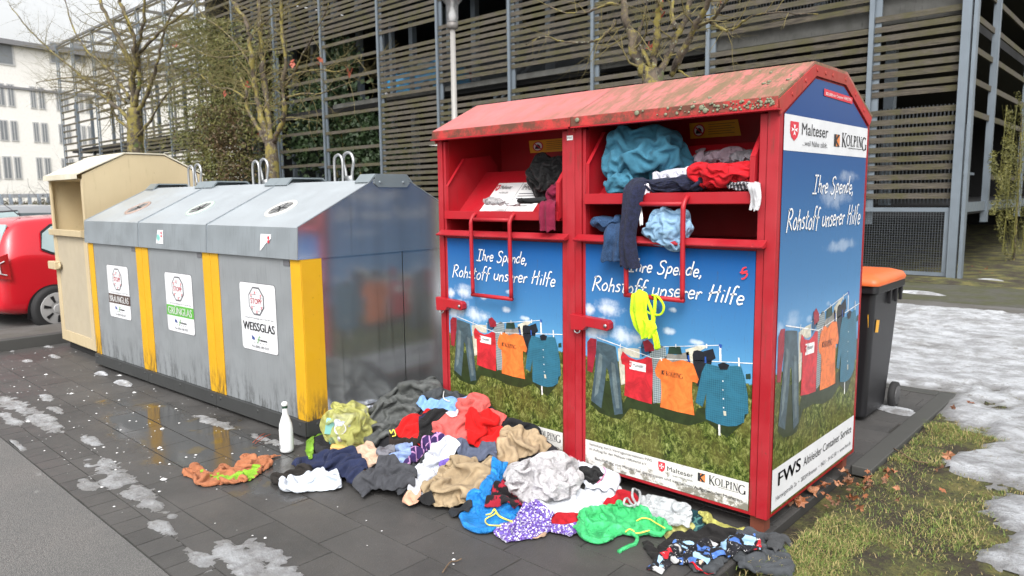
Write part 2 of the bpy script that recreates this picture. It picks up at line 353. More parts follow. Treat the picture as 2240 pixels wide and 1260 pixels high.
def shield(mb,mp,mp2,u,v,w,h,mr,mw):
    poly(mb,[(u,v),(u+w,v),(u+w,v-h*.55),(u+w*.85,v-h*.8),(u+w/2,v-h),(u+w*.15,v-h*.8),(u,v-h*.55)],mp,mr)
    cx,cy=u+w/2,v-h*.42; q=w*.36; qy=q*h/w*.8
    for i in range(4):
        a=i*math.pi/2; c_,s_=math.cos(a),math.sin(a)
        pt=[(0,0),(1,.38),(.8,0),(1,-.38)]
        poly(mb,[(cx+(x*c_-y*s_)*q,cy+(x*s_+y*c_)*qy) for x,y in pt],mp2,mw)
def kbox(mb,mp,mp2,u,v,w,h,mk,mo):
    poly(mb,[(u,v),(u+w,v),(u+w,v+h),(u,v+h)],mp,mk)
    poly(mb,[(u+w*.42,v+h*.5),(u+w*.98,v+h*.02),(u+w*.98,v+h*.98)][::1],mp2,mo); poly(mb,[(u+w*.35,v+h*.97),(u+w*.6,v+h*.97),(u+w*.35,v+h*.7)],mp2,mo); poly(mb,[(u+w*.35,v+h*.03),(u+w*.6,v+h*.03),(u+w*.35,v+h*.3)],mp2,mo)
# ================================================================== GROUND
def gmat_asphalt():
    n=NT('asphalt'); v=n.co('Object'); f=n.noise(1.3,5,v); ag=n.vor(170,v); fine=n.noise(260,3,v)
    c=n.mix(n.rng(ag,.15,.6),(.22,.21,.20),(.085,.083,.08)); c=n.mix(n.rng(f,.3,.7,0,.45),c,(.085,.085,.084))
    c=n.mix(n.rng(fine,.66,.74,0,.7),c,(.34,.32,.29)); c=n.mix(n.rng(n.noise(7,6,v),.64,.72,0,.6),c,(.25,.245,.24))
    n.P(Base_Color=c,Roughness=n.rng(f,.35,.7,.5,.8),Normal=n.bump(ag,.6,.004)); return n.m
def gmat_paving():
    n=NT('wet_paving'); v=n.co('Object'); x,y,z=n.xyz(v)
    a=n.n.new('ShaderNodeAttribute'); a.attribute_name='tone'; tone=a.outputs['Fac']
    f=n.noise(2.1,7,v,.65); c=n.mix(n.rng(f,.3,.72),(.038,.037,.036),(.068,.065,.062)); c=n.mix(n.math('MULTIPLY',tone,.5),c,(.072,.069,.066))
    c=n.mix(n.rng(n.noise(150,3,v),.64,.72,0,.55),c,(.2,.19,.175)); c=n.mix(n.rng(n.noise(12,7,v,.7),.60,.74,0,.55),c,(.028,.027,.025))
    # wet zone: standing water in front of the glass containers
    dx=n.math('DIVIDE',n.math('ADD',x,3.55),1.35); dy=n.math('DIVIDE',n.math('ADD',y,1.16),.40)
    r2=n.math('ADD',n.math('MULTIPLY',dx,dx),n.math('MULTIPLY',dy,dy)); wet=n.rng(n.math('ADD',r2,n.math('MULTIPLY',n.math('SUBTRACT',n.noise(2.8,5,v),.5),3.2)),.55,1.25,1,0)
    damp=n.rng(n.noise(1.1,4,v),.42,.62)
    c=n.mix(n.math('MULTIPLY',wet,.55),c,(.03,.029,.028))
    ochre=n.math('MULTIPLY',wet,n.rng(n.noise(4.3,3,v),.60,.66)); c=n.mix(n.math('MULTIPLY',ochre,.75),c,(.10,.07,.018))  # yellow-brown patches inside the wet zone
    ro=n.math('SUBTRACT',n.math('SUBTRACT',.62,n.math('MULTIPLY',damp,.16)),n.math('MULTIPLY',wet,.40))
    b=n.bump(n.math('ADD',n.noise(120,4,v),n.math('MULTIPLY',n.noise(18,5,v),1.5)),.5,.004)
    nn=n.b.inputs['Normal']; mx=n.n.new('ShaderNodeMix'); mx.data_type='VECTOR'; geo=n.n.new('ShaderNodeNewGeometry')
    n.t.links.new(wet,mx.inputs[0]); n.t.links.new(b,mx.inputs[4]); n.t.links.new(geo.outputs['Normal'],mx.inputs[5])
    n.P(Base_Color=c,Roughness=ro,Normal=mx.outputs[1]); return n.m
def gmat_soil():
    n=NT('wet_lawn_soil'); v=n.co('Object'); f=n.noise(2.4,8,v,.7)
    c=n.ramp(f,[(.3,(.030,.022,.014)),(.45,(.050,.038,.022)),(.53,(.095,.095,.028)),(.62,(.19,.165,.045)),(.72,(.06,.045,.028))])
    c=n.mix(n.rng(n.noise(60,5,v),.5,.7,0,.7),c,(.02,.016,.012)); n.P(Base_Color=c,Roughness=.85,Normal=n.bump(n.noise(45,7,v,.75),1,.03)); return n.m
def gmat_snow():
    n=NT('old_snow'); v=n.co('Object'); f=n.noise(5,9,v,.72); a=n.n.new('ShaderNodeAttribute'); a.attribute_name='thin'; t=a.outputs['Fac']
    c=n.mix(n.rng(n.noise(3.2,10,n.co('Object',(1,1.6,1)),.78),.42,.60,0,.85),(.58,.60,.63),(.27,.27,.28)); c=n.mix(n.rng(n.noise(17,8,v,.75),.54,.68,0,.75),c,(.17,.155,.13)); c=n.mix(n.math('MULTIPLY',t,.85),c,(.19,.185,.18))
    c=n.mix(n.rng(n.noise(1.3,8,v,.8),.50,.62,0,.5),c,(.16,.15,.135)); n.P(Base_Color=c,Roughness=.5,Normal=n.bump(n.noise(26,9,v,.78),1,.035)); return n.m
M['asphalt']=gmat_asphalt(); M['paving']=gmat_paving(); M['soil']=gmat_soil(); M['snow']=gmat_snow()
M['slab']=paint('mossy_slab',(.11,.105,.10),(.085,.08,.07),(.05,.05,.02),.8,None,.4,False)
M['joint']=plain('joint_sand',(.028,.026,.023),.95)
def struct(o): o['kind']='structure'; return o
struct(MB().box((-400,-400,-.4),(400,400,-.06)).build('ground','soil'))
struct(MB().box((-8.15,-60,-.06),(60,-2.075,-.002)).build('road','asphalt'))
struct(MB().box((-120,-60,-.06),(-9.0,12,.095)).build('parking_area','asphalt'))
struct(MB().box((-9.0,-60,-.06),(-8.3,8,.115)).build('pavement','slab'))
struct(MB().box((-8.3,-60,-.06),(-8.16,8,.122)).build('kerb',plain('dark_kerb',(.05,.05,.048),.8),bevel=.012))
# paving slabs, each slightly tilted, one sheet
def paving():
    mb=MB(); tones=[]
    def slab(x0,x1,y0,y1):
        g=.0008+.0010*random.random(); z=[random.uniform(-.0014,.0014) for _ in range(4)]; t=random.random()
        c=.0022; X0,X1,Y0,Y1=x0+g,x1-g,y0+g,y1-g
        top=[(X0+c,Y0+c,z[0]),(X1-c,Y0+c,z[1]),(X1-c,Y1-c,z[2]),(X0+c,Y1-c,z[3])]; low=[(X0,Y0,-.008),(X1,Y0,-.008),(X1,Y1,-.008),(X0,Y1,-.008)]; b=[(X0,Y0,-.03),(X1,Y0,-.03),(X1,Y1,-.03),(X0,Y1,-.03)]
        mb.add(top+low+b,[(0,1,2,3)]+[(i,4+i,4+(i+1)%4,(i+1)%4)[::1] for i in range(4)]+[(4+i,8+i,8+(i+1)%4,4+(i+1)%4) for i in range(4)]); tones.extend([t]*12)
    # border of small blocks, then slabs .27 x .5
    def row(y0,y1,L,off):
        x=-8.15; k=math.floor((x-off)/L); e=off+k*L
        while x<0:
            e+=L; nx=min(e,0.0)
            if nx-x>.03: slab(x,nx,y0,y1); x=nx
            elif nx>=0: break
    row(-2.07,-1.91,.165,-3.20); row(-1.91,-1.745,.33,-3.1)
    offs=[-1.95,-1.57,-1.24,-1.36,-.61,-.48]; y=-1.745; i=0
    while y<3.2:
        y1=min(y+.2685,3.25); row(y,y1,.5,offs[i] if i<6 else random.random()*.5); y=y1; i+=1
    o=mb.build('paving','paving'); a=o.data.attributes.new('tone','FLOAT','POINT'); a.data.foreach_set('value',np.array(tones,dtype=np.float32)); return fixn(o)
struct(paving())
struct(MB().box((-8.15,-2.075,-.055),(0,3.25,-.0065)).build('paving_bed','joint'))
struct(MB().box((.002,1.2,-.05),(.12,3.37,.012)).box((-3,3.25,-.05),(0,3.37,.012)).build('edging_kerb',plain('edging_stone',(.052,.052,.048),.7),bevel=.008))
# lawn with bumps
def height_sheet(name,x0,x1,y0,y1,st,fz,mat,keep=None,attr=None):
    xs=np.arange(x0,x1+1e-6,st); ys=np.arange(y0,y1+1e-6,st); X,Y=np.meshgrid(xs,ys); Z=fz(X,Y); nx=len(xs)
    K=np.ones(X.shape,bool) if keep is None else keep(X,Y)
    idx=-np.ones(X.shape,int); F=K[:-1,:-1]&K[1:,:-1]&K[:-1,1:]&K[1:,1:]
    use=np.zeros(X.shape,bool); use[:-1,:-1]|=F; use[1:,:-1]|=F; use[:-1,1:]|=F; use[1:,1:]|=F
    idx[use]=np.arange(use.sum()); j,i=np.nonzero(F)
    fs=np.stack([idx[j,i],idx[j,i+1],idx[j+1,i+1],idx[j+1,i]],1)
    me=bpy.data.meshes.new(name); me.from_pydata(np.stack([X[use],Y[use],Z[use]],1).tolist(),[],fs.tolist()); me.materials.append(M[mat]); me.polygons.foreach_set('use_smooth',[True]*len(fs))
    if attr is not None: a=me.attributes.new('thin','FLOAT','POINT'); a.data.foreach_set('value',attr(X,Y)[use].astype(np.float32))
    o=bpy.data.objects.new(name,me); scn.collection.objects.link(o); return o
def vnoise(X,Y,s,seed=0,oct=4,rough=.55):
    """vectorised value noise, roughly -1..1"""
    out=np.zeros_like(X,float); a=1.; tot=0
    for o in range(oct):
        r=np.random.default_rng(seed*17+o); G=r.uniform(-1,1,(64,64)); x=X*s*2**o+100.3*o; y=Y*s*2**o+37.7*o
        xi=np.floor(x).astype(int); yi=np.floor(y).astype(int); fx=x-xi; fy=y-yi; fx=fx*fx*(3-2*fx); fy=fy*fy*(3-2*fy)
        g=lambda i,j:G[i%64,j%64]
        out+=a*((g(xi,yi)*(1-fx)+g(xi+1,yi)*fx)*(1-fy)+(g(xi,yi+1)*(1-fx)+g(xi+1,yi+1)*fx)*fy); tot+=a; a*=rough
    return out/tot*1.6
lawn_h=lambda X,Y: .015*vnoise(X,Y,1.2,3)+.008*vnoise(X,Y,7,4,3)-.004
struct(height_sheet('lawn',.13,6,-6,8.2,.05,lawn_h,'soil'))
struct(height_sheet('verge',-8.1,.16,3.38,8.2,.06,lambda X,Y:lawn_h(X,Y),'soil'))
struct(MB().box((-40,8.2,-.05),(30,8.9,.006)).build('path','slab'))
struct(MB().box((-40,8.9,-.05),(30,11.2,.010)).build('footpath',paint('mossy_path',(.07,.068,.055),(.06,.062,.03),(.04,.04,.02),.85,None,.3,False)))
struct(height_sheet('planting_bed',-40,8,11.2,40,.4,lambda X,Y:.02+.03*vnoise(X,Y,1,9),'soil'))
# snow field on the lawn
def smask(X,Y):
    d=(Y-1.9)*.62+(X-.25)*.20   # further back: solid
    d=np.minimum(d,.72); m=d+.9*vnoise(X,Y,.9,11)+.75*vnoise(X,Y,4,12,5,.7)+.05
    m=np.where(X>.13,m,m+.3); m=np.minimum(m,np.maximum(X-.13,Y-3.40)*6); t_=np.clip((2.9-Y)/.8,0,1); m-=1.6*np.exp(-((X-.25)/.3)**2)*t_*t_*(3-2*t_)
    m+=1.0*np.exp(-(((X-.95)/.45)**2+((Y-.45)/.16)**2))+.9*np.exp(-(((X-.9)/.3)**2+((Y-1.1)/.2)**2))+.8*np.exp(-(((X-.6)/.3)**2+((Y-1.75)/.25)**2))
    return m
struct(height_sheet('snow_field',-6,5,-.2,8.25,.03,lambda X,Y: lawn_h(X,Y)+np.clip(smask(X,Y),-.3,.6)*.05+.003+.010*vnoise(X,Y,4,13)*(np.clip(smask(X,Y)*3,0,1)),'snow',lambda X,Y:smask(X,Y)>-.28,lambda X,Y:np.clip(1-smask(X,Y)/.35,0,1)))
# ice and snow remnants on the paving (blob centre px, radii in m)
SB=[(20,880,.35,.10),(70,905,.5,.09),(20,915,.3,.06),(100,930,.35,.08),(60,790,.12,.06),(100,870,.16,.05),(200,965,.22,.05),(235,1030,.32,.10),(255,1050,.3,.10),(300,1075,.22,.08),(340,1110,.2,.06),(350,1150,.18,.05),(190,1060,.13,.06),(440,1225,.2,.06),(520,1225,.32,.09),(590,1215,.22,.07),(620,1250,.15,.07),(455,918,.2,.07),(490,930,.16,.07),(570,960,.2,.045),(600,968,.12,.04),(222,818,.08,.035),(268,838,.10,.05),(115,778,.22,.04),(100,755,.3,.05),(20,765,.2,.04),(640,965,.1,.05),(35,975,.2,.04),(370,1125,.12,.04),(120,895,.2,.04)]
SBw=[(gz(a,b)[0],gz(a,b)[1],c,d) for a,b,c,d in SB]
def pmask(X,Y):
    m=np.full(X.shape,-.7)
    for i,(x,y,a,b) in enumerate(SBw): m=np.maximum(m,1.1-((X-x)/a)**2-((Y-y)/b)**2)
    return m+.55*vnoise(X,Y,6,21,3)+.5*vnoise(X,Y,22,22,3)-.35
struct(height_sheet('snow_remnants',-8.1,-1.0,-2.06,-.72,.012,lambda X,Y: -.001+np.clip(pmask(X,Y),-.5,.9)*.014,'snow',lambda X,Y:pmask(X,Y)>-.3,lambda X,Y:np.clip(1-pmask(X,Y)/.9,.40,1)))
def snow_mound(px,py,r,h,seed):
    x,y,_=gz(px,py); mb=MB(); vs=[(x,y,h)]; n=20; fs=[]
    for j in range(1,6):
        t=j/5
        for k in range(n):
            a=2*math.pi*k/n; rr=r*t*(1+.25*math.sin(2*a+seed)+.12*math.sin(5*a+seed*2)); vs.append((x+rr*1.6*math.cos(a),y+rr*.75*math.sin(a),h*(1-t**2.2)+.002))
    fs=[(0,1+k,1+(k+1)%n) for k in range(n)]+[(1+(j-1)*n+k,1+j*n+k,1+j*n+(k+1)%n,1+(j-1)*n+(k+1)%n) for j in range(1,5) for k in range(n)]
    mb.add(vs,fs); o=mb.build('snow_lump','snow',smooth=True,origin=(x,y,0)); o.data.attributes.new('thin','FLOAT','POINT'); return o
for i,(a,b,r,h,l) in enumerate([(222,819,.055,.03,'small lump of old snow nearest the first glass container'),(270,840,.075,.035,'larger rounded lump of old snow in front of the glass containers'),(2010,643,.22,.05,'long thin lump of snow beside the orange lidded bin'),(2168,617,.17,.06,'lump of snow in front of the corner post of the car park'),(1960,898,.12,.02,'patch of snow under the wheel of the orange lidded bin')]):
    tag(snow_mound(a,b,r,h,i),l,'snow lump')
# crumbs of snow and grit
def crumbs():
    mb=MB()
    for i in range(480):
        x=random.uniform(-8,-.2); y=-2.0+abs(random.gauss(0,.8)); 
        if y>-.5 or (x>-2.7 and random.random()<.75): continue
        r=random.choice([.003,.004,.005,.009]) if random.random()<.97 else .02
        mb.add([(x+r*math.cos(a)*random.uniform(.6,1.4),y+r*math.sin(a)*random.uniform(.6,1.3),.003) for a in (0,1.05,2.1,3.1,4.2,5.2)]+[(x,y,.003+r*.5)],[(i,(i+1)%6,6) for i in range(6)])
    o=mb.build('snow_crumbs',plain('crumb_white',(.6,.6,.6),.7)); o['kind']='stuff'; o['label']='scattered white crumbs of snow and grit on the paving'; return o
crumbs()
def grass():
    mb=MB(); N=0
    XX=np.random.default_rng(5)
    while N<52000:
        x=.14+abs(XX.normal(0,.75)); y=XX.uniform(-.9,3.6)
        if N%4==0: x=XX.uniform(.0,.4); y=XX.uniform(-.8,1.6)
        N+=1
        if x<.13 and y>-.1: continue
        if x<0.02: continue
        a=np.array([[x]]),np.array([[y]])
        if smask(*a)[0,0]>.02 and XX.random()<.93: continue
        d=vnoise(*a,3.0,31)[0,0]
        if d<.12 and XX.random()<.85: continue
        h=XX.uniform(.008,.022)*(1.8 if (d>.5) else 1); an=XX.uniform(0,6.28); le=XX.uniform(.5,2.6)*h; wd=.0014
        z0=float(lawn_h(*a)[0,0]); dx,dy=math.cos(an),math.sin(an)
        m=0 if XX.random()<.5 else (1 if XX.random()<.55 else 2)
        p=[(x-dy*wd,y+dx*wd,z0-.004),(x+dy*wd,y-dx*wd,z0-.004),(x+dx*le*.45+dy*wd*.8,y+dy*le*.45-dx*wd*.8,z0+h*.75),(x+dx*le*.45-dy*wd*.8,y+dy*le*.45+dx*wd*.8,z0+h*.75),(x+dx*le,y+dy*le,z0+h*.8)]
        mb.add(p,[(0,1,2,3),(3,2,4)],m)
    o=mb.build('grass',[plain('grass_green',(.13,.185,.032),.7),plain('grass_straw',(.38,.30,.13),.8),plain('grass_olive',(.20,.185,.055),.75)]); tag(o,'short wet green and straw coloured grass beside the clothes container','grass',kind='stuff')
grass()
def leafmesh(s,seed):
    r=random.Random(seed); n=13; vs=[(0,0,.01)]
    for k in range(n):
        a=2*math.pi*k/n; q=s*(1 if k%2 else .62)*r.uniform(.8,1.2); vs.append((q*math.cos(a),q*math.sin(a)*.8,r.uniform(-.1,.6)*s))
    m=MB(); m.add(vs,[(0,1+k,1+(k+1)%n) for k in range(n)]); return m
lm=[plain('dead_leaf_rust',(.26,.09,.035),.6),plain('dead_leaf_brown',(.16,.075,.04),.7),plain('dead_leaf_tan',(.34,.15,.075),.6)]
protos=[]
_lr=random.Random(77); LP=[]
for cx_,cy_,sx_,sy_,n_ in ((1800,1085,38,18,16),(1850,1068,32,12,14),(1905,1058,26,9,8),(1745,1110,16,12,5),(2110,893,30,8,3),(2060,1000,30,20,2),(1960,1075,40,25,4),(2150,590,40,8,6)):
    for _ in range(n_): LP.append((cx_+_lr.gauss(0,sx_),cy_+_lr.gauss(0,sy_)))
for i,(a,b) in enumerate(LP):
    if i<6: o=leafmesh(random.uniform(.030,.046),i).build('dead_leaf',lm[i%3]); protos.append(o)
    else: o=protos[i%6].copy(); scn.collection.objects.link(o)
    x,y,_=gz(a,b); o.location=(x,y,.018+.012*random.random()); o.rotation_euler=(random.uniform(-.9,.9),random.uniform(-.9,.9),random.uniform(0,6.3)); s=random.uniform(.45,1.15); o.scale=(s,s,s)
    tag(o,'curled brown dead leaf lying in the grass beside the red container','dead leaf','dead leaves in the grass beside the red containers')
def twig(pts,r,name,label,mat,group=None):
    P=[gz(*p) for p in pts]; P=[(p[0],p[1],.012+.01*(i%2)) for i,p in enumerate(P)]; m=MB(); m.tube(smoothpts(P,4),r,6); o=m.build(name,mat,origin=(P[0][0],P[0][1],0),smooth=True); tag(o,label,'twig'); return o
M['twig']=plain('twig_bark',(.13,.085,.05),.8)
twig([(968,1258),(985,1240),(998,1233),(1010,1232)],.003,'twig','small forked twig lying on the paving at the bottom edge','twig')
twig([(1955,985),(1975,1000),(2000,1012),(2030,1020)],.004,'twig','thin dark twig in the grass right of the containers','twig')
twig([(1180,1000),(1180,1001)],.001,'twig','x','twig') if False else None
twig([(553,972),(570,960),(580,952)],.003,'stalk','reddish dead stalk on the snow left of the white bottle',plain('red_stalk',(.30,.06,.03),.7))
twig([(558,974),(580,962),(592,954)],.0025,'stalk','thinner reddish stalk on the snow nearest the white bottle',plain('red_stalk',(.30,.06,.03),.7))
# ================================================================== CAR PARK
FY=12.34
def woodm():
    n=NT('weathered_larch'); v=n.co('Object'); a=n.n.new('ShaderNodeAttribute'); a.attribute_name='tone'; t=a.outputs['Fac']
    g=n.noise(7,9,n.co('Object',(.5,5,9)),.78); c=n.mix(n.rng(g,.36,.64),(.018,.014,.010),(.105,.088,.066)); c=n.mix(n.math('MULTIPLY',t,.45),c,(.095,.085,.07))
    al=n.rng(n.noise(1.6,6,v,.7),.42,.66,0,.8); c=n.mix(al,c,(.062,.058,.018)); c=n.mix(n.rng(n.noise(30,5,n.co('Object',(.4,2,2))),.6,.72,0,.7),c,(.035,.03,.024))
    n.P(Base_Color=c,Roughness=.85,Normal=n.bump(g,.5,.01)); return n.m
M['wood']=woodm(); M['conc']=paint('stained_concrete',(.085,.085,.08),(.06,.06,.055),(.015,.015,.015),.8,None,.9)
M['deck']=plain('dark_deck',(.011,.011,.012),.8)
M['mesh']=plain('wire_mesh',(.10,.11,.12),.5,.6)
PX=[-1.69,-3.39,-6.87,-10.1,-13.0,-16.03,-19.0,-22.4,-25.7,-29.0,-32.4,-35.8,-39.1,-42.4,-45.8,-49.3,-52.2]
park=thing('car_park','multi storey car park clad in weathered horizontal timber slats between grey steel posts','car park',(-1.69,FY,0))
ox,oy=-1.69,FY
def L(x,y,z): return (x-ox,y-oy,z)
def slats(name,x0,x1,zr,axis='x',th=.03,hh=.108):
    mb=MB(); tn=[]
    for z in zr:
        dz=random.uniform(-.012,.012); t=random.random()
        if axis=='x': a=L(x0,FY-.02,z+dz); b=L(x1,FY-.02+th,z+hh+dz); mb.box(a,b)
        else: a=L(-1.69-.02,x0,z+dz); b=L(-1.69+.015,x1,z+hh+dz); mb.box(a,b)
        tn+= [t]*8
    o=mb.build(name,'wood',park); at=o.data.attributes.new('tone','FLOAT','POINT'); at.data.foreach_set('value',np.array(tn,dtype=np.float32)); return o
def dense(a,b,s=.178): return list(np.arange(a,b,s))
topz=11.2
bays=[dense(1.5,3.25)+dense(3.45,5.0)+dense(5.35,topz), dense(1.5,4.8)+dense(5.12,topz), dense(1.5,4.55)+dense(4.95,topz),dense(1.5,4.55)+dense(5.2,topz),
 dense(1.5,4.7)+dense(5.15,6.9)+dense(7.6,topz), dense(1.5,4.75)+dense(4.98,6.55)+dense(7.05,topz), dense(1.5,7.2,.62)+dense(7.35,topz),dense(1.6,7.0,.62)+dense(7.3,topz),
 dense(1.5,7.1,.62)+dense(7.5,topz),dense(1.5,5.6,.19)+dense(6.2,9.3,.25)+dense(9.5,topz,.4),dense(1.5,5.6,.2)+dense(6.3,9.4,.25)+[10.0,10.6,11.2],dense(1.5,5.5,.2)+dense(6.3,9.2,.28)+[10.2,11.2],dense(1.5,5.4,.22)+dense(6.5,9,.3)+[10.1,11.2],
 dense(1.5,5.2,.25)+dense(6.3,9.2,.4)+[11.2],dense(1.2,5.4,.34)+dense(6.4,9.0,.6)+[11.2],dense(1.2,8.6,.4)+[11.2]]
for i,z in enumerate(bays): slats('slat_screen',PX[i+1]+.05,PX[i]-.05 if i else PX[i]-.14,z)
for i,x in enumerate(PX):
    if i==0: continue
    MB().box(L(x-.045,FY-.07,1.0 if i<3 else .0),L(x+.045,FY-.022,11.5)).box(L(x+.02,FY+.012,1.0),L(x+.16,FY+.06,11.4)).build('post','galv',park)
MB().box(L(-1.84,FY-.16,0),L(-1.69,FY-.04,11.5)).box(L(-1.66,FY-.13,0),L(-1.60,FY+.05,11.5)).build('corner_post','galv',park)
# bracing at corner, mesh panel below
m=MB(); a=(-3.45,-1.86); m.box(L(a[0],FY-.1,1.25),L(a[1],FY-.05,1.33)).box(L(a[0],FY-.1,.04),L(a[1],FY-.05,.11)).box(L(a[1]-.07,FY-.1,.113),L(a[1],FY-.05,1.247)).box(L(a[0],FY-.1,.113),L(a[0]+.07,FY-.05,1.247)); m.build('mesh_frame','galv',park)
m=MB()
for k in range(1,32): m.box(L(a[0]+.07+k*.0465,FY-.083,.11),L(a[0]+.07+k*.0465+.007,FY-.077,1.25))
for k in range(1,25): m.box(L(a[0]+.07,FY-.077,.11+k*.0465),L(a[1]-.07,FY-.072,.11+k*.0465+.007))
m.build('mesh_panel','mesh',park)
# side face
sp=[12.5,14.3,18.3,22.4,27]
for i in range(4): slats('slat_screen',sp[i]+.06,sp[i+1]-.06,[1.3,1.87]*(i>0)+[3.02,3.6,4.16,4.73,5.3,5.9,6.5,7.1,7.7],'y')
for y in sp[1:]: MB().box(L(-1.72,y-.06,1.0),L(-1.60,y+.06,11)).build('post','galv',park)
m=MB().box(L(-1.70,12.6,1.24),L(-1.64,27,1.42)).box(L(-1.9,12.6,1.95),L(-1.86,14.2,2.0)).box(L(-1.9,13.1,1.2),L(-1.85,13.16,2.9)); m.build('side_beam','galv',park)
# decks, edge beams, columns
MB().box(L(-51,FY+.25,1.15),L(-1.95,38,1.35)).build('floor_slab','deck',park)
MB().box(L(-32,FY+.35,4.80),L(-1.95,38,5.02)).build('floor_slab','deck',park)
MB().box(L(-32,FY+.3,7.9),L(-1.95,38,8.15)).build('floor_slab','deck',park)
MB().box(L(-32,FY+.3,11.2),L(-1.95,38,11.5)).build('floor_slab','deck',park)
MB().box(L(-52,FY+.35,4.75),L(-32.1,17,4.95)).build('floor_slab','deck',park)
MB().box(L(-32,38,0),L(-1.95,38.2,11.5)).box(L(-32.3,FY+5,0),L(-32.1,38,4.7)).box(L(-32.3,FY+.4,5.03),L(-32.1,38,11.19)).build('light_block_wall','deck',park)  # unseen walls added to keep light from coming through the decks
MB().box(L(-10.05,FY+.12,4.84),L(-1.9,FY+.22,5.32)).box(L(-22,FY+.12,4.9),L(-10.2,FY+.2,5.05)).build('edge_beam','conc',park)
m=MB()
for x in np.arange(-50,-2,1.55):
    if x>-32: m.box(L(x,FY+1.3,1.35),L(x+.20,FY+1.5,11.2))
for x in PX[3:]: m.box(L(x-.6,FY+.9,0),L(x-.45,FY+1.05,8))
m.build('inner_column','galv',park)
def lattice():
    m=MB(); 
    for x in PX[9:]:
        m.bar(L(x,FY,11.4),L(x,FY+4.5,11.4),.1,.14); m.bar(L(x,FY+4.5,5),L(x,FY+4.5,11.4),.12); m.bar(L(x,FY,9.3),L(x,FY+4.5,9.3),.08,.1)
    for y in (0,1.5,3,4.5): m.bar(L(-52,FY+y,11.45),L(-29,FY+y,11.45),.1,.12)
    for y in (4.5,): m.bar(L(-52,FY+y,9.2),L(-29,FY+y,9.2),.08,.1)
    m.build('roof_lattice',plain('lattice_steel',(.16,.16,.16),.6,.3),park)
lattice()
m=MB()
for i in range(3,6):
    for k in range(60):
        x=PX[i+1]+k*(PX[i]-PX[i+1])/60; m.bar(L(x,FY+.55,5.05),L(x+1.2,FY+.55,6.25),.008)
        m.bar(L(x+1.2,FY+.56,5.05),L(x,FY+.56,6.25),.008)
m.build('railing_mesh','mesh',park); m=MB()
for i in range(0,3):
    for k in range(50):
        x=PX[i+1]+k*(PX[i]-PX[i+1])/50; m.box(L(x,FY+.6,5.4),L(x+.02,FY+.63,7.6))
        if k%2: m.box(L(x,FY+.6,1.4),L(x+.02,FY+.63,3.3))
m.build('railing_bars','mesh',park)
m=MB(); m.bar(L(-14.4,FY+.8,4.6),L(-12.4,FY+.8,6.0),.08,.1).bar(L(-14.1,FY+.8,4.6),L(-12.1,FY+.8,6.0),.05,.08); m.build('stair_rail','galv',park); m=MB()
m.bar(L(-21,FY+.9,2.0),L(-18.7,FY+.9,3.4),.06,.08).bar(L(-21,FY+.9,3.0),L(-26,FY+.9,2.8),.06).bar(L(-20.6,FY+.9,2.0),L(-18.3,FY+.9,3.4),.06,.08)
m.build('stair_rail','galv',park)
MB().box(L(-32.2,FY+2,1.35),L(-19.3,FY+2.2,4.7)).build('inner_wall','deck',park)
# ================================================================== WHITE BUILDING
A=gz(0,85,15.)[:2]; B=gz(225,120,15.)[:2]; dv=(B-A)/np.linalg.norm(B-A); nv=np.array([-dv[1],dv[0]]); 
if nv@(C[:2]-A)<0: nv=-nv
bang=math.atan2(dv[1],dv[0])
bld=thing('apartment_building','pale cream apartment building far left with grey framed windows','building',(A[0],A[1],0),bang)
sgn=1 if (np.array([-math.sin(bang),math.cos(bang)])@nv)>0 else -1
M['render']=plain('cream_render',(.86,.84,.80),.9); M['win']=plain('dark_window',(.22,.235,.25),.25); M['winf']=plain('window_frame',(.5,.5,.5),.6); M['roofedge']=plain('roof_edge',(.22,.22,.23),.7)
def bl(u,d,z): return (u,d*sgn,z)
def bbox(mb,u0,u1,d0,d1,z0,z1): 
    a=min(d0*sgn,d1*sgn); b=max(d0*sgn,d1*sgn); mb.box((u0,a,z0),(u1,b,z1)); return mb
bbox(MB(),-25,60,-14,0,0,14.6).build('wall','render',bld); bbox(MB(),-25.4,60.4,-14,.5,14.6,15).build('roof','roofedge',bld)
bbox(MB(),-25,60,0,.12,11.05,11.25).build('cornice','roofedge',bld)
def bu(px,py):  # ray with wall plane
    d=ray(px,py); t=((A-C[:2])@nv)/(d[:2]@nv); P=C+d*t; return (P[:2]-A)@dv,P[2]
cols=[(bu(a,225)[0],bu(b,225)[0]) for a,b in ((-8,12),(17,33),(66,80),(84,99),(-50,-34),(-30,-14),(122,134),(138,150),(172,182),(186,196))]
for zz0,zz1 in ((bu(8,232)[1],bu(8,182)[1]),(bu(8,308)[1],bu(8,262)[1]),(bu(30,392)[1],bu(30,342)[1])):
    for ua,ub in cols:
        f=bbox(MB(),ua,ub,.012,.05,zz0,zz1).build('window','winf',bld); bbox(MB(),ua+.1,(ua+ub)/2-.04,.055,.06,zz0+.1,zz1-.1).build('pane','win',f); bbox(MB(),(ua+ub)/2+.04,ub-.1,.055,.06,zz0+.1,zz1-.1).build('pane','win',f)
for a_,b_ in ((-20,32),(108,140),(160,190)):
    u0,z0=bu(a_,138); u1,z1=bu(b_,138); zt=bu(a_,103)[1]; f=bbox(MB(),u0,u1,.012,.06,z0,z0+1.9).build('window','winf',bld); bbox(MB(),u0+.15,u1-.15,.065,.07,z0+.12,z0+1.78).build('pane','win',f)
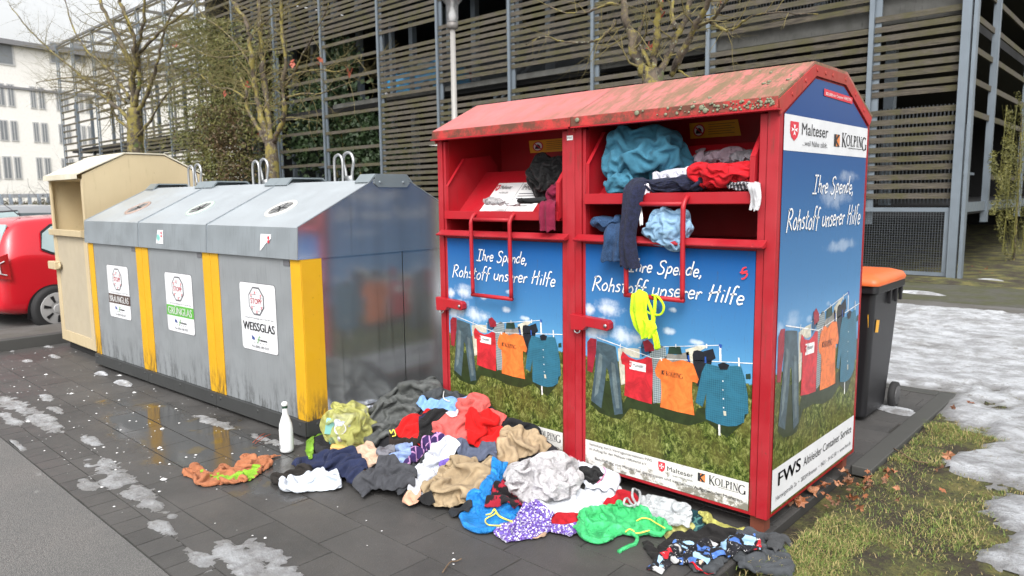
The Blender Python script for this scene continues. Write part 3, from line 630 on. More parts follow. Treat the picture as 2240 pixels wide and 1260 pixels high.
# fence and hedge in front of it
def fence():
    t=thing('railing_fence','grey metal railing in front of the pale building behind the parked cars','fence',(-30,4,0))
    m=MB(); a=gd(-40,420,42); b=gd(125,418,42); c=lambda p,z:(p[0]+30,p[1]-4,z)
    m.bar(c(a,2.0),c(b,2.0),.12,.22).bar(c(a,.6),c(b,.6),.08); m.build('rail',plain('fence_grey',(.16,.17,.18),.6),t)
    for k in range(9):
        p=a+(b-a)*k/8; MB().bar(c(p,0),c(p,2.1),.16).build('post',plain('fence_post_blue',(.25,.29,.34),.6),t)
fence()
# ================================================================== LEAVES, TREES
def leafmat(name,c1,c2,c3):
    n=NT(name); f=n.noise(1.7,4); r=n.noise(40,2); c=n.mix(n.rng(f,.35,.65),c1,c2); c=n.mix(n.rng(r,.55,.7),c,c3)
    n.P(Base_Color=c,Roughness=.6); return n.m
def leaves(N,sampler,size,mi_n=1,elong=2.,seed=1):
    r=np.random.default_rng(seed); mb=MB()
    for i in range(N):
        p=sampler(r); 
        if p is None: continue
        d=r.normal(size=3); d/=np.linalg.norm(d); e=np.cross(d,r.normal(size=3)); e/=np.linalg.norm(e)+1e-9; s=size*r.uniform(.6,1.3)
        q=s/elong; mb.add([p-d*s/2,p+e*q/2,p+d*s/2,p-e*q/2],[(0,1,2,3)],int(r.integers(mi_n)))
    return mb
M['bam1']=leafmat('evergreen_leaf',(.07,.085,.022),(.13,.125,.028),(.20,.17,.04)); M['bam2']=leafmat('brown_leaf',(.10,.055,.025),(.06,.045,.02),(.13,.10,.03))
M['ivy']=leafmat('ivy_leaf',(.014,.032,.010),(.028,.055,.015),(.05,.085,.028))
M['creep']=leafmat('creeper',(.10,.10,.022),(.15,.14,.03),(.06,.07,.02))
M['hedge']=leafmat('bare_hedge',(.07,.06,.025),(.045,.045,.02),(.10,.09,.04))
def plant(name,label,cat,base,foliage,mats,stems,smat='bark',group=None):
    t=thing(name,label,cat,tuple(base),0,group); b=np.array(base); foliage.v=[tuple(np.array(p)-b) for p in foliage.v]; foliage.build('foliage',mats,t)
    s=MB()
    for pts,r in stems: s.tube([tuple(np.array(p)-b) for p in pts],r,6)
    if stems: s.build('stem',smat,t)
    return t
def bark():
    n=NT('lichened_bark'); v=n.co('Object'); f=n.noise(9,6,v,.7); c=n.mix(n.rng(f,.35,.65),(.035,.028,.022),(.11,.085,.06))
    c=n.mix(n.rng(n.noise(5,5,v,.7),.47,.58,0,.9),c,(.21,.175,.04)); c=n.mix(n.rng(n.noise(26,4,v),.6,.68,0,.8),c,(.26,.27,.20)); c=n.mix(n.rng(n.noise(3,4,v),.66,.72,0,.9),c,(.07,.10,.02))
    n.P(Base_Color=c,Roughness=.9,Normal=n.bump(n.noise(40,5,v),.8,.01)); return n.m
M['bark']=bark(); M['twigs']=plain('twig_lichen',(.15,.125,.05),.9); M['twigd']=plain('twig_dark',(.06,.05,.035),.9)
def col_sampler(pxc,w,y0,py0,py1,thick,shape,seed):
    # column between px rows on the plane Y=y0, with lumpy outline
    def f(r):
        py=r.uniform(py0,py1); k=shape((py-py0)/(py1-py0)); px=pxc((py-py0)/(py1-py0))+r.normal()*w*k*.5
        p=gy(px,py,y0); nn=mnoise.noise(Vector((p[0]*.9,seed,p[2]*.9)))+.5*mnoise.noise(Vector((p[0]*2.6,seed,p[2]*2.6)))
        if nn<-.22: return None
        p=p+np.array([0,r.uniform(-thick,thick),0]); return p
    return f
fol=leaves(30000,col_sampler(lambda t:445+25*math.sin(t*3)+18*t,112,11.3,40,400,.9,lambda t:.55+.5*math.sin(min(1,t*1.15)*3.0)+.15,3.),.17,1,4.5,2)
fb=leaves(4500,col_sampler(lambda t:480+10*t,60,11.0,230,400,.5,lambda t:.9,9.),.15,1,2.5,8)
b0=gy(470,400,11.3); b0[2]=0
pt=plant('climbing_bush','tall bushy evergreen climber growing against the timber slats behind the beige container','bush',b0,fol,['bam1'],[([gy(470+dx,400,11.3)*np.array([1,1,0]),gy(470+dx,300,11.2),gy(455+dx*2,180,11.3),gy(430+dx*3,90,11.3)],[.05,.045,.03,.012]) for dx in (-14,-4,6,15)])
fb.v=[tuple(np.array(p)-b0) for p in fb.v]; fb.build('dead_foliage','bam2',pt)
def ivy_s(r):
    # ivy inside the slat screens of bays 6 and 7
    px,py=[(740,120,45,45),(720,200,70,60),(700,270,80,50),(760,330,90,70),(820,300,60,70),(660,300,40,60),(780,260,60,40),(850,350,60,30)][r.integers(8)][:2],0
    c=[(740,120,38,28),(715,200,60,45),(690,270,65,40),(760,330,80,55),(815,300,45,50),(665,310,30,50),(775,260,50,30),(850,350,45,25)][r.integers(8)]
    p=gy(c[0]+r.normal()*c[2]*.5,c[1]+r.normal()*c[3]*.6,FY+.75+r.uniform(-.35,.35)); return p if p[2]>1.3 else None
b1=gy(760,390,FY+.7); b1[2]=1.35
plant('ivy','dark green ivy climbing inside the open slat bays of the car park','ivy',b1,leaves(11000,ivy_s,.19,1,1.3,4),['ivy'],[([gy(760+d*20,390,FY+.7),gy(740+d*25,250,FY+.7),gy(725+d*12,140,FY+.7)],[.04,.03,.01]) for d in (-1,0,1.5)])
def cr_s(r):
    k=r.integers(7); px=[2196,2205,2216,2228,2236,2150,2175][k]; y0,y1=[(330,560),(250,570),(240,480),(200,590),(260,600),(330,470),(300,420)][k]; px+=(30 if k>4 else 0)
    t=r.uniform(); return gx(px+9*math.sin(t*7+k*2)+r.normal()*4,y0+(y1-y0)*t,-1.55+k*.03)+np.array([r.uniform(-.03,.03),r.uniform(-.1,.1),0])
b2=gx(2215,600,-1.5); b2[2]=0.
m=leaves(6500,cr_s,.06,1,4,6)
for k in range(16):
    px=2192+k*3.4; m.tube([tuple(gx(px+6*math.sin(j*1.3+k),230+j*46,-1.5+.01*k)) for j in range(8)],.004,4)
plant('creeper','yellow green creeper hanging down the side face of the car park at the right edge','creeper',b2,m,['creep'],[([b2+np.array([0,0,0]),gx(2225,450,-1.45),gx(2235,250,-1.45)],[.03,.025,.015])])
def hed(name,label,a,b,y,z0,z1,N,seed):
    base=(gy(a,400,y)[0]/2+gy(b,400,y)[0]/2,y,0)
    def s(r):
        x=r.uniform(gy(a,400,y)[0],gy(b,400,y)[0]); z=r.uniform(z0,z1)*(.8+.25*mnoise.noise(Vector((x*.5,seed,0)))); return np.array([x,y+r.normal()*.5,z])
    return plant(name,label,'hedge',base,leaves(N,s,.22,1,3,seed),['hedge'],[([(base[0]+k*.8,y,0),(base[0]+k*.8+.2,y,z1*.5)],[.03,.01]) for k in range(-3,4)],'twigd')
hed('hedge','low brownish hedge behind the grey railing at the far left',-20,125,9.5,0,2.0,5000,3)
hed('hedge','dark hedge strip at the foot of the slat wall behind the beige container',120,420,10.8,0,2.6,6000,5)
# branching trees: guide stems given as points on the photograph at depth y
def grow(mb,p,d,L_,r,depth,rs,up=.25,mi=1):
    n=max(3,int(L_/.16)); pts=[p]; q=p.copy(); dd=d.copy()
    for i in range(n):
        dd=dd+rs.normal(size=3)*.20+np.array([0,0,up*.12]); dd/=np.linalg.norm(dd); q=q+dd*L_/n; pts.append(q.copy())
    rr=[r*(1-.75*i/n) for i in range(n+1)]; mb.tube(pts,rr,5 if r>.006 else 4,mi,cap=False)
    if depth>0:
        for k in range(int(rs.integers(2,5))):
            i=int(rs.integers(1,n+1)); s=rs.normal(size=3); nd=dd*.6+s*.55; nd/=np.linalg.norm(nd); grow(mb,pts[i],nd,L_*rs.uniform(.45,.75),rr[i]*.7,depth-1,rs,up,mi)
def tree(name,label,y,trunk,stems,seed,dens=1.,twl=1.,berries=0):
    rs=np.random.default_rng(seed); b=gy(*trunk[-1][:2],y); b=np.array([b[0],y,0.]); t=thing(name,label,'tree',tuple(b),0,'bare lichen covered trees behind the containers'); 
    def W(px,py,dy=0): return gy(px,py,y+dy)-b
    tp=[W(a,c) for a,c,_ in trunk]; tp.append(np.array([tp[-1][0],0,0.])); tr=[_r_ for _,_,_r_ in trunk]+[trunk[-1][2]*1.25]
    tm=MB(); tm.tube(smoothpts(tp,4),list(np.interp(np.linspace(0,1,(len(tp)-1)*4+1),np.linspace(0,1,len(tp)),tr)),14); tm.build('trunk','bark',t,smooth=True)
    cm=MB()
    for st in stems:
        r0,r1=st[0]; r0*=.8; r1*=.8; dys=st[1]; P=[W(a,c,dys*i/(len(st[2])-1)) for i,(a,c) in enumerate(st[2])]; Q=smoothpts(P,5); Q=[q+rs.normal(size=3)*r0*.22 for q in Q]; n=len(Q); rr=[r0+(r1-r0)*i/(n-1) for i in range(n)]
        rr=[a*(1+.16*rs.normal()) for a in rr]
        cm.tube(Q,[max(.004,a) for a in rr],8 if r0>.02 else 6,0)
        LL=sum(np.linalg.norm(Q[i+1]-Q[i]) for i in range(n-1))
        for k in range(int(LL*7.0*dens)):
            i=int(rs.integers(n//5,n)); d=(Q[min(n-1,i+1)]-Q[max(0,i-1)]); d/=np.linalg.norm(d)+1e-9; s=rs.normal(size=3); s-=d*(s@d); s/=np.linalg.norm(s); nd=d*.5+s*.9; nd/=np.linalg.norm(nd)
            grow(cm,Q[i],nd,rs.uniform(.25,.8)*twl,max(.0045,rr[i]*.28),2,rs)
    cm.build('crown',['bark','twigs'],t,smooth=True)
    if berries:
        m=MB()
        for k in range(berries):
            p=np.array(cm.v[int(rs.integers(len(cm.v)))])
            for j in range(5):
                q=p+rs.normal(size=3)*.03; d=rs.normal(size=3)*.03; e=rs.normal(size=3)*.02; m.add([q-d,q+e,q+d,q-e],[(0,1,2,3)])
        m.build('last_leaves',plain('rust_leaf',(.30,.06,.03),.6),t)
    return t
tree('bare_tree','bare multi stemmed tree with yellow lichen behind the nearer red container',3.6,[(1425,165,.10),(1430,200,.11)],[
 ((.075,.045),.2,[(1422,180),(1400,140),(1385,90),(1370,40),(1350,-60)]),((.055,.04),-.2,[(1424,185),(1432,120),(1437,60),(1442,0),(1440,-80)]),
 ((.05,.03),.3,[(1428,185),(1455,135),(1480,80),(1505,20),(1520,-60)]),((.05,.025),-.3,[(1470,165),(1488,120),(1520,60),(1545,15),(1575,-40)]),
 ((.03,.015),-.2,[(1520,62),(1560,40),(1580,15),(1610,-30)]),((.022,.006),-.4,[(1545,42),(1575,60),(1600,66),(1630,45),(1655,32),(1710,28),(1790,32)]),
 ((.024,.008),-.3,[(1348,42),(1335,65),(1305,88),(1275,93),(1230,90),(1190,80),(1150,98)]),((.022,.008),-.2,[(1352,10),(1330,8),(1290,25),(1240,28),(1190,8)]),
 ((.03,.012),.1,[(1430,150),(1405,110),(1398,70),(1410,30),(1420,-30)]),((.03,.02),.2,[(1476,60),(1470,20),(1478,-40)]),((.015,.006),0,[(1480,150),(1510,170),(1535,172)])],11,.8,.75,6)
tree('bare_tree','bare forked tree with orange lichen and a few red leaves behind the glass containers',3.2,[(592,310,.10),(595,350,.11),(597,400,.12)],[
 ((.05,.03),.2,[(588,320),(570,290),(555,262),(540,235),(537,195),(525,170)]),((.07,.035),-.2,[(590,315),(572,260),(560,205),(553,150),(548,100),(538,50),(500,-10)]),
 ((.07,.04),.2,[(592,315),(586,250),(578,180),(572,110),(568,40),(566,-30)]),((.05,.03),-.1,[(597,312),(614,275),(622,235),(618,190),(624,120),(615,50),(618,-30)]),
 ((.025,.008),-.3,[(618,195),(640,165),(662,120),(690,70),(720,10)]),((.02,.006),-.4,[(622,175),(650,160),(700,152),(745,155),(790,120)]),((.02,.006),-.3,[(625,215),(660,205),(700,205),(740,190),(770,178)]),
 ((.022,.006),-.2,[(538,215),(505,195),(470,190),(440,165),(415,158)]),((.02,.006),.2,[(548,110),(500,125),(450,120),(410,95),(380,85)]),((.02,.006),0,[(552,150),(520,100),(480,60),(440,30),(420,-20)]),((.02,.007),0,[(570,60),(600,30),(650,10),(680,-20)])],12,.9,1.0,6)
tree('bare_tree','bare spreading tree left of the others behind the beige container',3.4,[(294,235,.16),(296,290,.17),(298,340,.18)],[
 ((.09,.04),.3,[(292,250),(288,190),(285,140),(262,90),(235,40),(215,-20)]),((.08,.04),-.3,[(294,240),(292,180),(295,120),(290,70),(265,10),(262,-20)]),((.07,.03),0,[(295,240),(305,180),(302,120),(312,60),(320,-20)]),
 ((.06,.02),.2,[(298,250),(318,215),(335,170),(350,110),(365,50),(400,-10)]),((.06,.015),-.3,[(290,270),(262,240),(215,200),(165,155),(110,110),(60,60),(20,10)]),((.04,.012),-.2,[(275,225),(240,190),(200,175),(150,170),(80,180)]),
 ((.05,.015),.2,[(285,215),(235,150),(190,110),(160,60),(140,-10)]),((.04,.012),.2,[(296,290),(262,265),(245,235),(235,205),(180,195),(110,190)]),((.04,.012),-.3,[(298,300),(325,270),(345,235),(372,200),(420,170)]),((.05,.015),.1,[(292,130),(330,90),(360,60),(400,30),(440,-10)])],13,1.1,1.5,2)
for i,(a,y,h,l) in enumerate([(45,6,2.8,'leafless grey shrub behind the parked cars at the far left'),(110,5.5,3.2,'leafless twiggy shrub left of the beige container'),(180,6.5,3.0,'leafless shrub directly behind the beige container')]):
    rs=np.random.default_rng(40+i); b=gd(a,430,26+2*i); b[2]=0; t=thing('bare_shrub',l,'shrub',tuple(b),0,'leafless shrubs at the far left'); m=MB()
    for k in range(14):
        d=np.array([rs.normal()*.35,rs.normal()*.35,1.]); d/=np.linalg.norm(d); grow(m,np.array([rs.normal()*.3,rs.normal()*.3,0.]),d,h*rs.uniform(.5,.9),.02,3,rs)
    m.build('branches','twigd',t)
    if False: pass
# overhanging twigs top left come from a nearer tree outside the frame edge
# ================================================================== LAMP
lb=gy(990,60,3.6); lx=lb[0]
lamp=thing('street_lamp','grey lamp post with a clear glass neck and wide disc top behind the containers','street lamp',(lx,3.6,0))
zc=gy(985,60,3.6)[2]
MB().lathe([(.06,0),(.06,.9),(.045,.95),(.036,zc-.02)],(0,0,0),20).build('pole',plain('lamp_grey',(.30,.29,.275),.5,.2),lamp,smooth=True)
MB().lathe([(.05,zc-.03),(.072,zc-.02),(.075,zc+.05),(.06,zc+.055)],(0,0,0),24).build('collar',plain('lamp_collar',(.19,.18,.17),.5,.3),lamp,smooth=True)
MB().lathe([(.078,zc+.055),(.08,zc+.28),(.15,zc+.36),(.33,zc+.46)],(0,0,0),28).build('glass_neck',film('clear_glass',(.75,.76,.78),.35,.08,.1),lamp,smooth=True)
MB().lathe([(.035,zc+.056),(.05,zc+.12),(.05,zc+.16),(.02,zc+.25),(.02,zc+.4)],(0,0,0),16).build('bulb',plain('lamp_bulb_white',(.8,.8,.8),.3),lamp,smooth=True)
MB().lathe([(.34,zc+.44),(.37,zc+.47),(.30,zc+.53),(.05,zc+.56)],(0,0,0),32).build('cap',plain('lamp_cap',(.42,.35,.31),.5),lamp,smooth=True)
# ================================================================== POSTER ARTWORK
def postermat(name,top,bot,side):
    n=NT(name); uv=n.co('UV'); x,y,_=n.xyz(uv)
    t=n.rng(y,.72,1.35 if not side else 2.0,0,1,False)
    sky_=n.ramp(t,[(0,bot),(.35,tuple(.5*a+.5*b for a,b in zip(bot,top))),(1,top)])
    # clouds: soft puffs of the printed sky
    cl=None
    for (cx,cy,rx,ry) in [(.16,1.03,.14,.07),(.10,.90,.16,.10),(.25,.88,.2,.07),(.54,.94,.06,.03),(.70,.90,.06,.022),(.56,1.05,.04,.02),(.34,1.0,.05,.03),(.03,1.0,.06,.05)]+([(.6,1.62,.35,.09),(.75,1.72,.2,.05),(.7,1.35,.3,.05)] if side else []):
        dx=n.math('DIVIDE',n.math('SUBTRACT',x,cx),rx); dy=n.math('DIVIDE',n.math('SUBTRACT',y,cy),ry)
        q=n.math('SUBTRACT',1,n.math('ADD',n.math('MULTIPLY',dx,dx),n.math('MULTIPLY',dy,dy)),clamp=True); cl=q if cl is None else n.math('MAXIMUM',cl,q)
    cn=n.noise(9,6,uv,.65); c=n.mix(n.rng(n.math('ADD',cl,n.math('MULTIPLY',n.math('SUBTRACT',cn,.5),2.2)),.35,1.2,0,.85 if not side else .35),sky_,(.62,.68,.75))
    # meadow
    mp=n.co('UV',(1,.7,1),(0,0,.35)); g1=n.noise(44,10,mp,.82,.9); g2=n.noise(5,4,uv)
    gr=n.ramp(g1,[(.41,(.006,.012,.003)),(.48,(.04,.062,.010)),(.54,(.12,.15,.03)),(.62,(.33,.36,.14))])
    gr=n.mix(n.rng(g2,.35,.65,0,.5),gr,(.14,.12,.035)); gr=n.mix(n.rng(n.math('ABSOLUTE',n.math('SUBTRACT',n.math('ADD',y,n.math('MULTIPLY',x,-.02)),.68)),0,.07,.5,0),gr,(.03,.05,.012))
    hz=n.math('ADD',.735 if not side else .79,n.math('MULTIPLY',n.math('SUBTRACT',g1,.5),.09)); c=n.mix(n.math('LESS_THAN',y,hz),c,gr)
    c=n.mix(n.rng(n.noise(11,8,uv,.75),.62,.74,0,.5),c,(.10,.10,.09)); 
    sc=n.noise(6,3,n.co('UV',(7,.5,1)),.5,.6); c=n.mix(n.rng(n.math('ABSOLUTE',n.math('SUBTRACT',sc,.5)),0,.004,.45,0),c,(.07,.08,.09))
    n.P(Base_Color=c,Roughness=.3); n.b.inputs['Specular IOR Level'].default_value=.2; return n.m
M['poster']=postermat('printed_meadow_poster',(.006,.075,.27),(.11,.32,.53),False)
M['poster_side']=postermat('printed_meadow_side',(.012,.055,.20),(.13,.34,.58),True)
def stripm():
    n=NT('grimy_white_strip'); uv=n.co('UV'); x,y,_=n.xyz(uv)
    g=n.rng(n.math('ADD',n.noise(13,9,uv,.75),n.rng(y,.1,.24,.10,-.06)),.55,.66,0,.85); n.P(Base_Color=n.mix(g,(.66,.65,.62),(.13,.115,.08)),Roughness=.45); return n.m
M['strip']=stripm()
INK=['inkwhite','inkred','inkorange','teal','denim','cream','black','maroon','plaid','greyw','dgreen','blue','dblue','shade']
def pm(name,c,kind='plain',c2=None):
    n=NT(name); uv=n.co('Object'); f=n.noise(14,6,uv,.7,.8); cc=n.mix(n.rng(f,.3,.7),V(c,.62),V(c,1.2))
    x,y,z=n.xyz(uv)
    if kind=='check':
        a=n.rng(n.math('FRACT',n.math('MULTIPLY',n.math('ADD',x,y),90)),.45,.5); b=n.rng(n.math('FRACT',n.math('MULTIPLY',z,90)),.45,.5); cc=n.mix(n.math('MULTIPLY',n.math('ADD',a,b),.4),cc,c2)
    n.P(Base_Color=cc,Roughness=.3); return n.m
ART=[pm('print_white',(.75,.75,.75)),pm('print_red',(.52,.02,.03)),pm('print_orange',(.74,.175,.035)),pm('print_teal',(.016,.105,.175),'check',(.035,.16,.23)),pm('print_denim',(.055,.09,.11)),pm('print_cream',(.55,.52,.42)),
 pm('print_black',(.012,.014,.02)),pm('print_maroon',(.28,.015,.03)),pm('print_plaid',(.08,.12,.14),'check',(.38,.42,.42)),pm('print_grey',(.25,.24,.22)),pm('print_green',(.02,.045,.03)),pm('print_blue',(.02,.08,.35)),pm('print_darkteal',(.02,.08,.16)),pm('print_shade',(.022,.035,.010)),pm('print_denim_pale',(.12,.16,.17))]
SH=[ # colour index, depth layer, outline on the front panel of the nearer container
(13,1,[(150,640),(210,650),(262,745),(285,700),(345,690),(395,740),(440,760),(590,800),(600,770),(700,770),(830,800),(800,850),(735,905),(690,870),(640,830),(560,850),(470,830),(380,790),(290,770),(250,820),(215,815),(150,790),(110,750)]),
(7,2,[(95,470),(110,452),(138,458),(135,520),(118,610),(95,600)]),
(5,2,[(235,500),(290,498),(335,502),(335,545),(300,540),(265,520),(268,660),(250,665),(243,600)]),
(12,2,[(340,490),(350,465),(375,470),(390,485),(388,520),(345,540)]),(7,3,[(350,470),(372,460),(398,485),(402,512),(360,515)]),
(8,2,[(378,515),(430,485),(455,500),(458,545),(434,560),(435,745),(398,748),(390,600)]),
(9,2,[(465,522),(500,530),(560,515),(570,570),(440,560)]),(10,3,[(470,492),(522,492),(530,528),(465,525)]),
(5,2,[(545,505),(600,490),(650,490),(600,520),(580,560),(575,640),(562,600)]),
(6,3,[(583,512),(600,508),(625,515),(640,510),(672,502),(685,545),(668,555),(660,590),(630,665),(600,672),(588,640),(578,530)]),
(4,3,[(140,465),(185,478),(225,492),(235,560),(245,640),(258,795),(220,800),(205,700),(192,600),(183,585),(178,640),(160,770),(113,735),(118,690),(130,600),(135,520)]),
(14,4,[(150,520),(165,530),(162,600),(145,700),(128,720),(135,640)]),(14,4,[(205,560),(222,570),(235,680),(243,770),(228,770),(215,690)]),
(1,4,[(258,512),(285,538),(320,552),(350,548),(368,538),(392,545),(396,600),(392,752),(330,735),(265,712),(270,640),(268,575),(254,570),(248,540)]),
(2,4,[(430,548),(455,545),(485,562),(530,552),(560,562),(580,568),(607,640),(600,658),(577,650),(575,700),(587,803),(510,787),(430,765),(436,700),(432,640),(412,625),(405,600),(418,565)]),
(3,4,[(640,568),(690,580),(715,590),(755,580),(800,578),(820,640),(833,720),(835,795),(818,800),(815,835),(780,852),(740,853),(700,845),(640,820),(638,790),(642,700),(625,765),(592,745),(605,680),(620,610)]),
(6,5,[(695,572),(720,563),(748,575),(738,598),(705,596)]),
(0,5,[(290,555),(365,572),(364,608),(290,592)]),
(0,2,[(696,840),(705,843),(706,895),(697,893)]),(0,2,[(700,490),(710,492),(711,562),(702,560)]),
(0,2,[(330,494),(700,485),(700,488),(330,497)]),(0,3,[(140,448),(400,543),(400,546),(140,452)]),(0,3,[(400,543),(855,567),(855,571),(400,546)]),
(11,5,[(556,530),(564,531),(566,560),(558,560)]),(11,5,[(634,538),(641,538),(643,566),(635,566)]),(0,5,[(788,542),(795,543),(797,582),(789,581)]),(0,5,[(430,540),(436,541),(440,556),(434,555)]),(0,5,[(246,478),(250,479),(248,510),(244,508)]),
(0,5,[(716,645),(721,646),(721,652),(716,651)]),(0,5,[(716,685),(721,686),(721,692),(716,691)]),(0,5,[(718,725),(723,726),(723,732),(718,731)]),(0,5,[(719,765),(724,766),(724,772),(719,771)]),(5,5,[(720,783),(733,785),(734,806),(722,804)]),
(0,5,[(640,480),(646,480),(646,500),(640,500)]),(0,5,[(500,480),(504,480),(504,495),(500,495)]),(11,3,[(698,480),(714,484),(712,498),(704,500)]),(10,2,[(823,617),(845,615),(846,640),(823,640)])]
def c6(a,b): p=gy(1240+a/2.0652,520+b/2.0656,0); return (p[0]+1.08)/1.0,p[2]
SHW=[(c,k,[c6(*q) for q in pts]) for c,k,pts in SH]
def poster(root,mp,side,suffix=None):
    """mp(u,z,layer)->local point. u over the panel width, z real height"""
    mp_=mp
    if side: mp=lambda u,v,d=0: mp_(u,.587+(v-.524)*1.3,d)
    mb=MB()
    for c,k,pts in SHW: mb.add([mp(u,z,.0006*k) for u,z in pts],[tuple(range(len(pts)))],c)
    put_text(mb,'Malteser',lambda u,v:mp(u,v,.0040),c6(312,0)[0],c6(360,0)[0],c6(312,578)[1]-.004,h=.016,mi=6)
    shield(mb,lambda u,v:mp(u,v,.0040),lambda u,v:mp(u,v,.0045),c6(293,0)[0],c6(293,560)[1],.016,.03,1,0)
    k0=c6(446,0)[0]; kz=c6(446,618)[1]
    kbox(mb,lambda u,v:mp(u,v,.0040),lambda u,v:mp(u,v,.0045),k0,kz,.017,.022,6,2); serif(mb,lambda u,v:mp(u,v,.0040),k0+.024,c6(545,0)[0],kz-.001,.021,6)
    mb.build('laundry_print',ART,root); mp=mp_
    t=MB(); h=.062
    if side: handwrite(t,'Ihre Spende,',lambda u,v:mp(u,v,.004),.31,.84,1.635,.088,.008); handwrite(t,'Rohstoff unserer Hilfe',lambda u,v:mp(u,v,.004),.05,.955,1.465,.100,.0088)
    else:
        a=c6(280,130); b=c6(635,150); handwrite(t,'Ihre Spende,',lambda u,v:mp(u,v,.004),a[0],b[0],1.235,.07,.0075)
        a=c6(120,0); b=c6(825,0); handwrite(t,'Rohstoff unserer Hilfe',lambda u,v:mp(u,v,.004),a[0],b[0]+.01,1.118,.078,.0078)
    t.build('handwritten_slogan','inkwhite',root)
def lowerstrip(root,mp,hide=False):
    b=MB(); b.add([mp(0,.102,.001),mp(1,.102,.001),mp(1,.245,.001),mp(0,.245,.001)],[(0,1,2,3)],0,[(0,.1),(1,.1),(1,.245),(0,.245)]); b.build('white_strip','strip',root)
    t=MB(); f=lambda u,v:mp(u,v,.003)
    put_text(t,'Sammlung durch Vertragsunternehmen FWS',f,.03,.45,.217,h=.0155,mi=1); put_text(t,'im Auftrag für den Malteser Hilfsdienst e.V.',f,.03,.42,.189,h=.0155,mi=1)
    put_text(t,'Beschaffung von Mitteln für die sozialen und karitativen Aufgaben der Malteser.',f,.07,.97,.138,h=.017,mi=1)
    put_text(t,'Malteser',f,.545,.70,.192,h=.026,mi=1); put_text(t,'... weil Nähe zählt.',f,.56,.70,.170,h=.010,mi=1)
    shield(t,f,lambda u,v:mp(u,v,.0036),.49,.232,.042,.055,2,3); kbox(t,f,lambda u,v:mp(u,v,.0036),.725,.185,.042,.044,1,4); serif(t,f,.785,.985,.188,.038,1)
    t.build('small_print',['inkgrey','ink','inkred','inkwhite','inkorange'],root)
